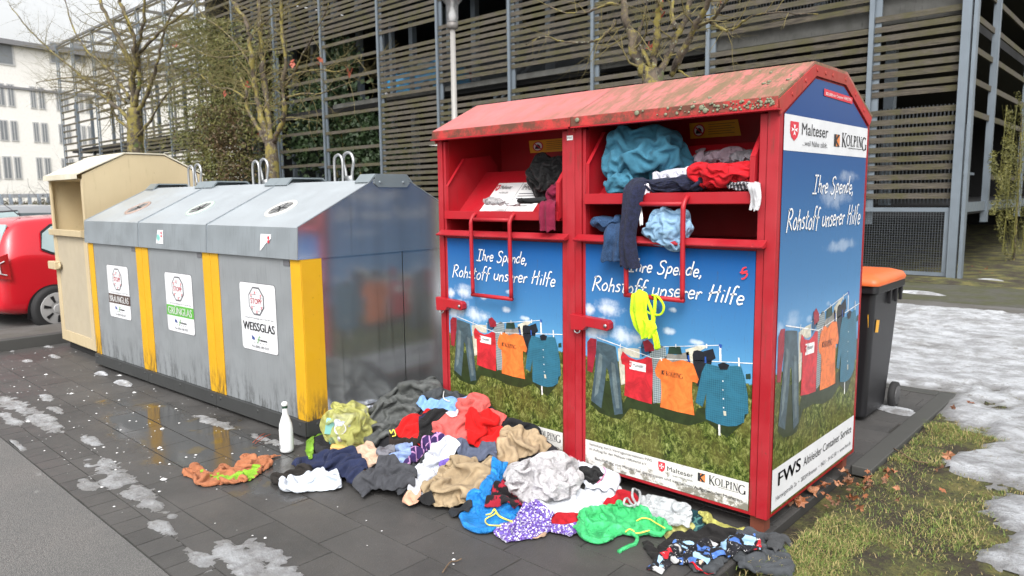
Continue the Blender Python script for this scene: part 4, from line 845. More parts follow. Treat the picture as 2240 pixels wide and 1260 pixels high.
# ================================================================== RED CLOTHES CONTAINERS
D_,Z0,ZB=1.244,.082,2.06
def clothes_container(loc,W,label,lip,side):
    t=thing('clothes_container',label,'clothes container',loc,0,'red clothes containers side by side')
    # body: two gable walls, back, bottom
    gp=[(.02,Z0),(D_,Z0),(D_,2.058),(.813,2.244),(.37,2.244),(.02,2.046)]
    b=MB(); b.prism(gp,0,-.012,0.); b.prism(gp,0,-W,-W+.012); b.box((-W+.012,D_-.012,Z0),(-.012,D_-.001,2.05)); b.box((-W+.012,.03,Z0),(-.012,D_-.012,Z0+.02))
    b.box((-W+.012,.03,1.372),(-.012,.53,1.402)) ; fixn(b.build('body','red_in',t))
    # front posts
    p=MB(); p.box((-W,-.012,Z0),(-W+.045,.03,2.009)); p.box((-W+.0485,-.004,Z0),(-W+.068,.03,1.998)); p.box((-.052,-.012,Z0),(0.002,.03,2.009)); p.box((-.092,-.004,Z0),(-.0555,.03,1.998))
    p.box((-W+.068,-.003,Z0),(-.092,.03,.1)); p.box((-W+.068,-.003,1.372),(-.092,.03,1.39)); p.build('front_frame','red_post',t,bevel=.003)
    l=MB(); x0,x1=-W+.022,-.038; l.prism([(-.012,1.392),(-.055,1.386),(-.062,1.392),(-.062,1.40),(-.05,1.402),(-.012,1.425)],0,x0,x1)
    for k in range(6): x=x0+.05+(x1-x0-.1)*k/5; l.lathe([(.006,0),(.004,-.003)],(x,-.062,1.394),8,'y')
    l.build('ledge','red_post',t,bevel=.002)
    # roof
    for nm,mt,pr in (('roof','roof',[(-.045,2.066),(.366,2.264),(.815,2.264),(1.262,2.070),(1.262,2.058),(.813,2.250),(.368,2.250),(-.045,2.052)]),):
        fixn(MB().prism(pr,0,-W-.003,.008).build(nm,mt,t))
    MB().box((-W-.003,-.052,2.013),(.008,-.0455,2.064)).build('fascia','fascia',t,bevel=.002)
    MB().box((-W-.008,-.062,2.004),(.012,-.013,2.012)).build('drip_edge','red',t,bevel=.001)
    m=MB(); o_=[(-.045,2.050),(.368,2.249),(.812,2.249),(1.25,2.056)]; i_=[(-.02,1.985),(.385,2.196),(.800,2.196),(1.21,2.01)]
    for xx,mt in (((.0005,.011),0),((-W-.008,-W-.0005),0)):
        for k in range(3): m.prism([o_[k],o_[k+1],i_[k+1],i_[k]],0,*xx)
    for (y,z) in ((.39,2.225),(.5,2.222),(.6,2.222),(.79,2.222),(.1,2.085),(.25,2.16),(.95,2.16),(1.1,2.09)): m.lathe([(.010,0),(.008,.004)],(.011,y,z),10,'x')
    m.build('gable_trim',paint('rusty_trim',(.40,.03,.03),(.30,.05,.035),(.09,.03,.015),.5,None,.8),t,bevel=.0015)
    if side=='right':
        m=MB()
        rr=random.Random(3)
        for k in range(95):
            x=-abs(rr.gauss(0,.33)); 
            if rr.random()<.12: y,z=rr.uniform(-.03,.35),None; z=2.066+(y+.045)/.411*.198
            else: y,z=-.053,rr.uniform(2.018,2.06)
            if x<-1.1: continue
            r=rr.choice([.003,.004,.005,.006,.008]); 
            if z<2.065: m.lathe([(r*1.0,0),(r*1.05,-.002),(r*.7,-.006),(r*.3,-.007)],(x,y,z),7,'y')
            else: m.lathe([(r*1.4,-.002),(r*1.3,.004),(r*.7,.006)],(x,y,z),7)
        for xz in ((-.34,2.03),(-.72,2.05),(-.36,2.045),(-1.1,2.045)): m.lathe([(.014,0),(.013,-.006),(.006,-.008)],(xz[0],-.053,xz[1]),8,'y')
        q=m.build('lichen','lichen',t,smooth=True); q['kind']='stuff'
    # hopper interior
    x0,x1=-W+.069,-.093
    h=MB(); h.box((x0-.005,.03,1.403),(x0,.53,2.06)); h.box((x1,.03,1.403),(x1+.005,.53,2.06)); h.box((x0,.53,1.403),(x1,.535,2.2)); h.hexa([(x0,.03,2.03),(x1,.03,2.03),(x1,.53,2.17),(x0,.53,2.17),(x0,.03,2.036),(x1,.03,2.036),(x1,.53,2.176),(x0,.53,2.176)])
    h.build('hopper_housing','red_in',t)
    a,bz=lip; tr=MB(); X0,X1=x0+.012,x1-.012
    tr.prism([(-.035,a),(-.012,a-.004),(.02,a+.012),(.06,a+.004),(.36,a+.30),(.36,a+.308),(.06,a+.014),(.02,a+.022),(-.018,a+.008),(-.022,bz-.002),(-.035,bz)],0,X0,X1); fixn(tr.build('tray','red',t,bevel=.002))
    for xx in (X0,X1-.006):
        c=MB(); c.prism([(-.012,a),(-.02,bz+.03),(-.012,bz+.16),(.14,bz+.34),(.40,bz+.37),(.47,bz+.30),(.47,a+.10),(.1,a)],0,xx,xx+.006)
        s_=1 if xx==X0 else -1
        c.bar((xx+.008*s_,-.012,bz),(xx+.008*s_,-.012,bz+.16),.022,.004,(0,1,0)).bar((xx+.008*s_,-.012,bz+.16),(xx+.008*s_,.14,bz+.34),.022,.004,(0,1,.8)); fixn(c.build('tray_cheek','red',t))
    # handle
    hm=MB(); hx=(-.765,-.435)
    for x in hx:
        hm.tube(smoothpts([(x,.0,a+.035),(x,-.045,a+.03),(x,-.075,a-.01),(x,-.078,a-.06),(x,-.075,a-.25),(x,-.07,a-.47)],5),.0125,10)
    hm.tube([(hx[0],-.066,a-.0),(hx[1],-.066,a-.0)],.012,10); hm.tube([(hx[0]-.01,-.07,a-.475),(hx[1]+.01,-.07,a-.475)],.0125,10); hm.build('handle','red',t,smooth=True)
    k=MB(); k.prism([(-W,.885),(-W+.085,.89),(-W+.11,.915),(-.90,.905),(-.885,.918),(-.885,.948),(-.90,.962),(-W-.005,.975)],1,-.055,-.013); k.lathe([(.012,0),(.012,-.006)],(-.905,-.056,.934),12,'y'); fixn(k.build('lock_bracket','red',t,bevel=.004))
    k=MB(); k.tube(smoothpts([(-W+.04+.02*math.cos(q),-.045,.885+.016*math.sin(q)) for q in np.linspace(0,6.28,9)],2),.004,6); k.lathe([(.010,0),(.010,-.004)],(-.905,-.0625,.934),10,'y'); k.build('padlock','loop',t,smooth=True)
    # poster on the door
    mp=lambda u,v,d=0:(-W+.070+u*(W-.164),-.0045-d,v)
    d=MB(); d.add([mp(0,.1),mp(1,.1),mp(1,1.371),mp(0,1.371),mp(0,.1,-.006),mp(1,.1,-.006),mp(1,1.371,-.006),mp(0,1.371,-.006)],[(0,1,2,3),(4,7,6,5),(0,4,5,1),(1,5,6,2),(2,6,7,3),(3,7,4,0)],0,[(0,.1),(1,.1),(1,1.371),(0,1.371)]*2)
    d.build('door_poster','poster',t); poster(t,mp,False); lowerstrip(t,mp)
    # side poster
    if side=='right': ms=lambda u,v,d=0:(.0035+d,.035+u*1.165,v)
    else: ms=lambda u,v,d=0:(-W-.0035-d,1.20-u*1.165,v)
    def pu(y): return (y-.035)/1.165 if side=='right' else (1.20-y)/1.165
    pl=[(.035,.10),(1.20,.10),(1.20,2.0),(.792,2.185),(.39,2.185),(.035,1.995)]
    d=MB(); d.add([ms(pu(y),z) for y,z in pl],[tuple(range(6))],0,[(pu(y),z) for y,z in pl]); d.build('side_poster','poster_side',t)
    poster(t,ms,True)
    b=MB(); b.add([ms(0,.112,.001),ms(1,.112,.001),ms(1,.32,.001),ms(0,.32,.001)],[(0,1,2,3)]); b.add([ms(.0,1.832,.001),ms(1,1.832,.001),ms(1,1.995,.001),ms(0,1.995,.001)],[(0,1,2,3)]); b.build('white_sign','signw',t)
    tx=MB(); f=lambda u,v:ms(u,v,.003); f2=lambda u,v:ms(u,v,.0036)
    put_text(tx,'FWS',f,.06,.30,.222,h=.068,mi=1,bold=.003); put_text(tx,'Altkleider Container Service',f,.335,.965,.228,h=.046,mi=1)
    put_text(tx,'Hartwigstraße 2a  •  28209 Bremen  •  0421 - 34 62 50  •  www.fws.de',f,.04,.965,.152,h=.024,mi=0)
    shield(tx,f,f2,.055,1.966,.085,.088,2,3); put_text(tx,'Malteser',f,.175,.47,1.912,h=.056,mi=1); put_text(tx,'...weil Nähe zählt.',f,.185,.465,1.862,h=.026,mi=0)
    kbox(tx,f,f2,.545,1.875,.07,.062,1,4); serif(tx,f,.64,.985,1.885,.058,1)
    tx.add([f(.40,2.115),f(.76,2.108),f(.76,2.142),f(.40,2.149)],[(0,1,2,3)],2); put_text(tx,'BEKLEBEN der Container VERBOTEN',lambda u,v:f2(u,v),.42,.74,2.121,h=.014,mi=3)
    tx.build('side_lettering',['inkgrey','ink','inkred','inkwhite','inkorange'],t)
    # warning sign inside
    y_=.50; s0,s1=(-.83,-.50) if side=='right' else (-.62,-.22); 
    qa,qb,qc,qd=((1507,304),(1622,268),(1507,304),(1507,270)) if side=='right' else ((1157,335),(1262,310),(1160,335),(1160,308))
    s0=gy(*qa,.528)[0]-loc[0]; s1=gy(*qb,.528)[0]-loc[0]; zz=(gy(*qc,.528)[2],gy(*qd,.528)[2]); print('SIGN',s0,s1,zz)
    g=MB(); mw=lambda u,v,d=0:(s0+u*(s1-s0),.528-d-.0,zz[0]+v*(zz[1]-zz[0]))
    g.add([mw(.03,0),mw(1,0),mw(.93,1),mw(0,1)],[(0,1,2,3)],0); n=20
    g.add([mw(.2+.115*math.cos(2*math.pi*i/n),.5+.40*math.sin(2*math.pi*i/n),.001) for i in range(n)],[tuple(range(n))],1); g.add([mw(.2+.09*math.cos(2*math.pi*i/n),.5+.32*math.sin(2*math.pi*i/n),.002) for i in range(n)],[tuple(range(n))],2)
    g.add([mw(.14,.3,.003),mw(.26,.3,.003),mw(.25,.55,.003),mw(.2,.68,.003),mw(.15,.5,.003)],[(0,1,2,3,4)],3); g.add([mw(.13,.66,.004),mw(.15,.72,.004),mw(.28,.32,.004),mw(.26,.27,.004)],[(0,1,2,3)],1)
    for k in range(5): g.add([mw(.38,.2+k*.15,.001),mw(.88-.06*(k%2),.2+k*.15,.001),mw(.88-.06*(k%2),.24+k*.15,.001),mw(.38,.24+k*.15,.001)],[(0,1,2,3)],4)
    g.build('warning_sign',['inkyellow','inkred','inkwhite','ink',plain('dull_ink',(.28,.14,.02),.6)],t)
    # feet
    for x in (-W+.06,-.06):
        for y in (.06,D_-.08): MB().box((x-.035,y-.035,0),(x+.035,y+.035,Z0-.001)).build('foot',plain('rusty_foot',(.16,.04,.02),.8),t)
    return t
rb=clothes_container((0,0,0),1.15,'nearer red clothes container with lichen on its roof and an overfull open tray',(1.592,1.648),'right')
lbn=clothes_container((-1.1545,0,0),1.138,'farther red clothes container with a leaflet in its half empty tray',(1.498,1.55),'left')
# leaflet board in the farther container and stickers
m=MB(); P=lambda u,v,d=0:(-.86+u*.46,.085+v*.19-d*.7,1.538+v*.188+d*.7)
m.add([P(0,0),P(1,0),P(1,1),P(.02,1)],[(0,1,2,3)],0); m.tube([P(.5,.0,.002),P(.5,1,.002)],.0008,4,1)
put_text(m,'Malteser',lambda u,v:P(u,v,.003),.12,.34,.78,h=.13,mi=1); put_text(m,'...weil Nähe zählt.',lambda u,v:P(u,v,.003),.14,.33,.63,h=.06,mi=1); shield(m,lambda u,v:P(u,v,.003),lambda u,v:P(u,v,.004),.03,.93,.07,.22,2,0)
put_text(m,'IHRE',lambda u,v:P(u,v,.003),.55,.72,.74,h=.2,mi=1)
for k in range(6): poly(m,[(.55,.60-k*.08),(.94-.05*(k%3),.60-k*.08),(.94-.05*(k%3),.625-k*.08),(.55,.625-k*.08)],lambda u,v:P(u,v,.003),3)
m.build('leaflet',['inkwhite','ink','inkred','inkgrey'],lbn)
m=MB(); m.add([(-.05,-.0135,1.945),(-.008,-.0135,1.945),(-.008,-.0135,1.97),(-.05,-.0135,1.97)],[(0,1,2,3)],0); put_text(m,'FWS',lambda u,v:(u,-.0145,v),-.045,-.013,1.95,h=.013,mi=1); m.build('sticker',['inkwhite','ink'],lbn)
# red scrawl on the nearer poster
m=MB(); s=[c6(a,b) for a,b in [(828,133),(812,140),(806,160),(822,158),(832,165),(820,182),(805,186)]]
ribbon(m,smoothpts(s,5),.008,lambda u,v:(-1.08+u*.986,-.0105,v)); ribbon(m,[c6(798,158),c6(833,150)],.007,lambda u,v:(-1.08+u*.986,-.0107,v)); m.build('red_scrawl','inkred',rb)
# ================================================================== GLASS CONTAINERS
GO=np.array([-2.9303,-.6911]); GA=.0391; GW=1.2168
def glass_container(i,label,word,band,ringcol):
    c,s=math.cos(GA),math.sin(GA); W=1.203
    t=thing('glass_container',label,'bottle bank',(GO[0]-c*GW*i,GO[1]-s*GW*i,0),GA,'row of steel glass containers')
    b=MB(); b.add([(-W,.015,.13),(0,.015,.13),(0,.015,1.24),(-W,.015,1.24)],[(0,1,2,3)],0); b.add([(-W,1.6,.13),(0,1.6,.13),(0,1.6,1.24),(-W,1.6,1.24)],[(3,2,1,0)],0)
    for x in (0,-W):
        b.add([(x,.015,.13),(x,.897,.13),(x,.897,1.24),(x,.015,1.24)],[(0,1,2,3)],1); b.add([(x,.903,.13),(x,1.6,.13),(x,1.6,1.24),(x,.903,1.24)],[(0,1,2,3)],1)
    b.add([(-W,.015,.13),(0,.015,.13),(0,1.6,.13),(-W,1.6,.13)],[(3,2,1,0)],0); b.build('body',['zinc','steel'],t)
    MB().box((-W+.01,.02,.03),(-.01,1.59,.128)).build('skid_core','dark',t)
    sk=MB().box((-W-.004,-.012,.028),(.004,.014,.128)).box((.0045,.0,.028),(.016,1.6,.128)).box((-W-.016,0,.028),(-W-.0045,1.6,.128))
    for k in range(3): sk.lathe([(.012,0),(.009,-.006)],(-.06-k*(W-.12)/2,-.012,.10),8,'y')
    sk.lathe([(.012,0),(.009,.006)],(.016,.08,.10),8,'x'); sk.build('skid_rail','skid',t)
    for x0,x1,xs in ((-.115,.0035,1),(-W-.0035,-W+.115,-1)):
        q=MB().box((x0,.008,.129),(x1,.0142,1.2375)); q.box((.0005,.0145,.129),(.0065,.175,1.2375)) if xs>0 else q.box((-W-.0065,.0145,.129),(-W-.0005,.175,1.2375)); q.build('corner_strip','yellow',t,bevel=.002)
    lp=[(-.012,1.238),(.0,1.45),(.655,1.768),(.965,1.768),(1.60,1.45),(1.612,1.238)]
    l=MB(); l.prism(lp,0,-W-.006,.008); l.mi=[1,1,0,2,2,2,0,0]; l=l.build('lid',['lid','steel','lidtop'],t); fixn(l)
    e=MB()
    for x in (.008,-W-.0075): 
        for k in range(1,4): e.bar((x-.004,lp[k][0],lp[k][1]+.004),(x-.004,lp[k+1][0],lp[k+1][1]+.004),.012,.006)
        e.bar((x-.004,lp[1][0]-.001,lp[1][1]),(x-.004,lp[0][0]-.001,lp[0][1]),.01,.006,(0,1,0))
    e.build('lid_edge','lid',t)
    for x0,x1 in ((-.16,.012),(-W-.01,-W+.16)):
        cp=MB(); cp.prism([(.60,1.752),(.66,1.812),(.96,1.812),(1.02,1.752),(1.005,1.748),(.955,1.800),(.665,1.800),(.615,1.748)],0,x0,x1); xo=x1 if x1>0 else x0
        cp.prism([(.66,1.803),(.96,1.803),(.985,1.745),(.955,1.715),(.685,1.715),(.645,1.745)],0,min(xo,xo+.004 if xo>0 else xo-.004),max(xo,xo+.004 if xo>0 else xo-.004))
        if xo>0:
            for y in (.70,.92): cp.lathe([(.011,0),(.008,.006)],(xo+.004,y,1.752),8,'x')
        cp.build('ridge_cap',plain('cap_steel',(.25,.29,.31),.4,.5),t)
    # insertion port on the front slope
    n=Vector((0,-.318,.655)).normalized(); up=Vector((0,.655,.318)).normalized(); o=Vector((-.565,.245,1.45+.245/.655*.318)); X=Vector((1,0,0))
    def Q(r,a,d): return o+X*(r*math.cos(a))+up*(r*math.sin(a)*1.0)+n*d
    rg=MB(); N=36; vs=[]; 
    for r,d in ((.128,.0005),(.126,.009),(.100,.010),(.096,.002)): vs+=[Q(r,2*math.pi*k/N,d) for k in range(N)]
    rg.add(vs,[(j*N+k,j*N+(k+1)%N,(j+1)*N+(k+1)%N,(j+1)*N+k) for j in range(3) for k in range(N)]); 
    for k in range(6): a=2*math.pi*k/6+.4; p=Q(.113,a,.012); rg.lathe([(.005,-.003),(.004,.003)],p,6)
    po=rg.build('port_ring',plain('ring_'+word.lower(),ringcol,.5),t,smooth=True)
    hl=MB(); hl.add([Q(.099,2*math.pi*k/N,.0015) for k in range(N)],[tuple(range(N))]); hl.build('port_shade_disc','dark',po)  # flat dark disc stands in for the shaded opening
    fl=MB(); rs=random.Random(i)
    for k in range(7):
        a0,a1=2*math.pi*k/7+.06,2*math.pi*(k+1)/7-.06; rr=.03 if rs.random()<.7 else .055
        fl.add([Q(.098,a0,.006),Q(.098,(a0+a1)/2,.006),Q(.098,a1,.006),Q(rr*.5,(a0+a1)/2,rs.uniform(.002,.006))],[(0,1,3),(1,2,3)])
    fl.build('port_flaps',plain('grey_rubber',(.17,.17,.17),.6),po)
    # lifting loops
    zt=1.768
    lo=MB(); lo.tube(smoothpts([(-.66,.80,zt-.05),(-.66,.80,zt+.16),(-.63,.80,zt+.205),(-.585,.80,zt+.205),(-.555,.80,zt+.15),(-.56,.80,zt-.05)],5),.011,8)
    lo.build('lifting_loop','loop',t,smooth=True)
    lo=MB(); lo.tube(smoothpts([(-.545,.83,zt-.02),(-.56,.83,zt+.08),(-.585,.83,zt+.16),(-.565,.83,zt+.21),(-.52,.83,zt+.225),(-.475,.83,zt+.205),(-.455,.83,zt+.15),(-.475,.83,zt+.08),(-.485,.83,zt-.02)],5),.012,8); lo.box((-.555,.818,zt),(-.475,.842,zt+.045))
    lo.build('lifting_ring','loop',t,smooth=True)
    # sign
    u0,u1,v0,v1=-.80,-.325,.545,1.04; r=.025
    def rr_(x0,x1,z0,z1,r,y):
        pts=[]
        for cx,cz,a0 in ((x1-r,z1-r,0),(x0+r,z1-r,90),(x0+r,z0+r,180),(x1-r,z0+r,270)):
            for k in range(5): a=R(a0+k*22.5); pts.append((cx+r*math.cos(a),y,cz+r*math.sin(a)))
        return pts
    sg=MB(); a=rr_(u0-.004,u1+.004,v0-.004,v1+.004,r,.0135); sg.add(a,[tuple(range(len(a)))],1); a=rr_(u0,u1,v0,v1,r,.0125); sg.add(a,[tuple(range(len(a)))],0)
    F=lambda u,v:(u0+u*(u1-u0),.0105,v0+v*(v1-v0)); F2=lambda u,v:(u0+u*(u1-u0),.0095,v0+v*(v1-v0)); F3=lambda u,v:(u0+u*(u1-u0),.0115,v0+v*(v1-v0))
    asp=(u1-u0)/(v1-v0)
    def octo(r,cx=.47,cy=.74): return [(cx+r*math.cos(R(22.5+45*k))/asp,cy+r*math.sin(R(22.5+45*k))) for k in range(8)]
    poly(sg,octo(.225),F3,1); poly(sg,octo(.198),F,0)
    put_text(sg,'STOPP',F2,.315,.625,.70,h=.08,mi=2,bold=.003)
    for (cx,cy) in ((.44,.865),(.335,.825),(.60,.825),(.345,.645),(.61,.65),(.48,.585)):
        ribbon(sg,[(cx-.02,cy-.02),(cx+.02,cy+.02)],.010,F2,2); ribbon(sg,[(cx-.02,cy+.02),(cx+.02,cy-.02)],.010,F2,2); ribbon(sg,[(cx+.035,cy+.01),(cx+.08,cy+.012)],.008,F2,1); ribbon(sg,[(cx-.02,cy-.03),(cx+.03,cy-.028)],.01,F2,1)
    put_text(sg,'Einwurf nur werktags von 7°° bis 19°° Uhr',F2,.14,.93,.475,h=.026,mi=1)
    if band is not None: poly(sg,[(0,.27),(1,.27),(1,.45),(0,.45)],F3,band)
    put_text(sg,word,F2,.06,.94,.298,h=.125,mi=4 if band is not None else 3,bold=.0045)
    put_text(sg,'h',F2,.30,.36,.165,h=.06,mi=5,bold=.004); put_text(sg,'h',F2,.325,.375,.155,h=.05,mi=5); handwrite(sg,'f',F2,.44,.52,.13,.09,.012,6); put_text(sg,'reimann',F2,.50,.72,.155,h=.035,mi=3,bold=.003)
    for k in range(5): poly(sg,[(.36+k*.08,.115),(.375+k*.08,.115),(.375+k*.08,.13),(.36+k*.08,.13)],F2,7)
    put_text(sg,'Fon 0800 188 4337',F2,.28,.76,.045,h=.038,mi=1)
    sg.build('sign',['signw','inkgrey','inkred','ink','inkwhite','inkblue','inkgreen','inkgrey','inkbrown'],t)
    if i<2:
        st=MB(); x,z=(-.44,1.285) if i==0 else (-.86,1.28); w_,h_=.135,.115
        yy=lambda z:-.012-( -(z-1.238)/.212*.012)-.003
        if i==1: pts=[(x,z),(x+w_,z+.0),(x+w_,z+h_),(x+.03,z+h_)]
        else: pts=[(x-.01,z-.005),(x+.03,z+.02),(x+w_*.5,z+.05),(x+w_,z+.085),(x+w_,z+h_),(x,z+h_)]
        st.add([(a,yy(b_),b_) for a,b_ in pts],[tuple(range(len(pts)))],0); st.add([(a,yy(b_)-.001,b_) for a,b_ in [(x+.085,z+.065),(x+.10,z+.08),(x+.115,z+.065),(x+.10,z+.09) ,(x+.10,z+.05)]],[(0,1,2,4)],1)
        st.lathe([(.013,0),(.012,-.001)],(x+.1,yy(z+.09)-.0005,z+.09),12,'y',1)
        if i==1: st.lathe([(.03,0),(.029,-.001)],(x+.045,yy(z+.05)-.0005,z+.05),10,'y',2)
        st.build('sticker',['signw','inkred','teal_ink'],t)
    pl_=MB().box((-.20,.0085,1.19),(-.125,.0145,1.225)).build('rating_plate','inkgrey',t)
    return t
glass_container(0,'steel glass container nearest the clothes heap, white sign reading WEISSGLAS','WEISSGLAS',None,(.58,.57,.53))
glass_container(1,'middle steel glass container, sign with a green band reading GRÜNGLAS','GRÜNGLAS',6,(.42,.52,.45))
glass_container(2,'farthest steel glass container, sign with a brown band reading BRAUNGLAS','BRAUNGLAS',8,(.33,.24,.20))
# ================================================================== BEIGE CONTAINER
def beige():
    W=1.077; D=1.228; t=thing('clothes_container','beige clothes container with an empty opening behind the glass containers','clothes container',(-6.8016,-.7544,0))
    gp=[(.0,.10),(D,.10),(D,1.91),(.815,2.12),(.419,2.12),(.0,1.905)]
    b=MB(); b.prism(gp,0,-.015,0.); b.prism(gp,0,-W,-W+.015); b.box((-W+.015,D-.015,.1),(-.015,D-.001,1.9)); b.box((-W+.015,.03,.1),(-.015,D-.02,.12)); b.box((-W+.015,.012,1.25),(-.015,.5,1.27)); b.box((-W+.015,.5,1.25),(-.015,.51,2.0)); fixn(b.build('body','beige',t,bevel=.004))
    f=MB(); f.box((-W,-.008,.10),(-W+.11,.012,1.30)); f.box((-.10,-.008,.10),(0.001,.012,1.30)); f.box((-W+.11,-.008,.10),(-.10,.012,.22)); f.box((-W,-.008,1.302),(-W+.055,.012,1.86)); f.box((-.045,-.008,1.302),(.001,.012,1.86)); f.build('front_frame','beige',t,bevel=.003)
    MB().box((-W+.11,-.002,.221),(-.10,.012,1.30)).build('front_panel','beige_panel',t)
    MB().prism([(-.05,1.28),(-.012,1.27),(.02,1.27),(.5,1.31),(.5,1.32),(.02,1.30),(-.045,1.345),(-.055,1.34)],0,-W+.01,-.01).build('shelf','beige',t)
    MB().box((-W+.06,-.03,1.86),(-.05,.3,1.868)).build('flap','beige',t)
    pr=[(-.05,1.915),(.416,2.14),(.818,2.14),(1.245,1.925),(1.245,1.913),(.815,2.127),(.420,2.127),(-.05,1.903)]
    fixn(MB().prism(pr,0,-W-.005,.012).box((-W-.005,-.056,1.865),(.012,-.0505,1.918)).build('roof',paint('mossy_beige_roof',(.62,.58,.48),(.50,.46,.36),(.16,.13,.07),.6,None,.7),t))
    MB().box((-W-.06,-.07,.90),(-W+.18,-.0085,.985)).lathe([(.035,0),(.03,-.02)],(-W+.2,-.02,.94),12,'y').build('lock_bracket','beige',t,bevel=.006)
    MB().lathe([(.11,0),(.10,.004)],(.0005,.30,1.36),16,'x').build('rust_spot',plain('rust_stain',(.30,.19,.09),.8),t)
    MB().box((-W+.05,.05,0),(-.05,D-.05,.099)).build('plinth','dark',t)
beige()
# ================================================================== WHEELIE BIN
def wheelie():
    t=thing('wheelie_bin','black wheeled bin with an orange lid behind the nearer red container','wheelie bin',(-.43,2.42,0))
    def ring(z,hx,y0,y1,r=.04):
        p=[]
        for cx,cy,a0 in ((hx-r,y1-r,0),(-hx+r,y1-r,90),(-hx+r,y0+r,180),(hx-r,y0+r,270)):
            for k in range(4): a=R(a0+k*30); p.append((cx+r*math.cos(a),cy+r*math.sin(a),z))
        return p
    lv=[(.03,.215,-.27,.18),(.06,.225,-.28,.20),(.45,.245,-.31,.235),(.90,.265,-.345,.27),(.93,.268,-.35,.275)]
    b=MB(); vs=[]; 
    for z,hx,y0,y1 in lv: vs+=ring(z,hx,y0,y1)
    n=16; b.add(vs,[tuple(range(n))[::-1]]+[(j*n+k,j*n+(k+1)%n,(j+1)*n+(k+1)%n,(j+1)*n+k) for j in range(len(lv)-1) for k in range(n)]); 
    fixn(b.build('body','black',t,smooth=False,bevel=.004))
    r=MB(); vs=ring(.93,.275,-.36,.29)+ring(.945,.295,-.385,.31)+ring(.995,.295,-.385,.31)+ring(.995,.25,-.34,.27); r.add(vs,[(j*n+k,j*n+(k+1)%n,(j+1)*n+(k+1)%n,(j+1)*n+k) for j in range(3) for k in range(n)])
    for y in (-.05,.10,.22): r.box((.268,y,.84),(.29,y+.025,.945))
    r.box((.225,.29,.88),(.26,.37,.97)); r.box((-.26,.29,.88),(-.225,.37,.97)); r.tube([(-.26,.37,.95),(.26,.37,.95)],.016,10); r.build('rim','black',t,bevel=.003)
    l=MB(); vs=ring(.997,.300,-.40,.30,.05)+ring(1.02,.305,-.405,.305,.05)+ring(1.052,.285,-.37,.29,.05)+ring(1.072,.22,-.28,.24,.05)+ring(1.078,.12,-.15,.15,.04)
    l.add(vs,[(j*n+k,j*n+(k+1)%n,(j+1)*n+(k+1)%n,(j+1)*n+k) for j in range(4) for k in range(n)]+[tuple(4*n+k for k in range(n))]); l.hexa([(-.2,-.45,1.0),(.2,-.45,1.0),(.2,-.39,1.0),(-.2,-.39,1.0),(-.19,-.44,1.022),(.19,-.44,1.022),(.19,-.38,1.03),(-.19,-.38,1.03)])
    l.build('lid','orange',t,smooth=True)
    for x in (-.262,.262):
        wm=MB().lathe([(.03,-.025),(.075,-.025),(.098,-.02),(.10,0),(.098,.02),(.075,.025),(.03,.025)],(x,.27,.10),24,'x').build('wheel','rubber',t,smooth=True)
        MB().lathe([(.072,-.004),(.070,.004),(.03,.012),(.02,.016)],(x+(.025 if x>0 else -.025),.27,.10),16,'x').build('hub',plain('hub_grey',(.07,.07,.072),.5),wm)
    m=MB().add([(.06,-.3265,.70),(.23,-.3265,.70),(.23,-.3355,.79),(.06,-.3355,.79)],[(0,1,2,3)],0); m.add([(.2590,-.27,.66),(.2590,-.20,.65),(.2650,-.20,.74),(.2650,-.27,.75)],[(0,1,2,3)],0); m.build('label','inkyellow',t)
    m=MB().box((-.1,.2,1.072),(.02,.28,1.082)).build('lid_plate','black',t)
wheelie()
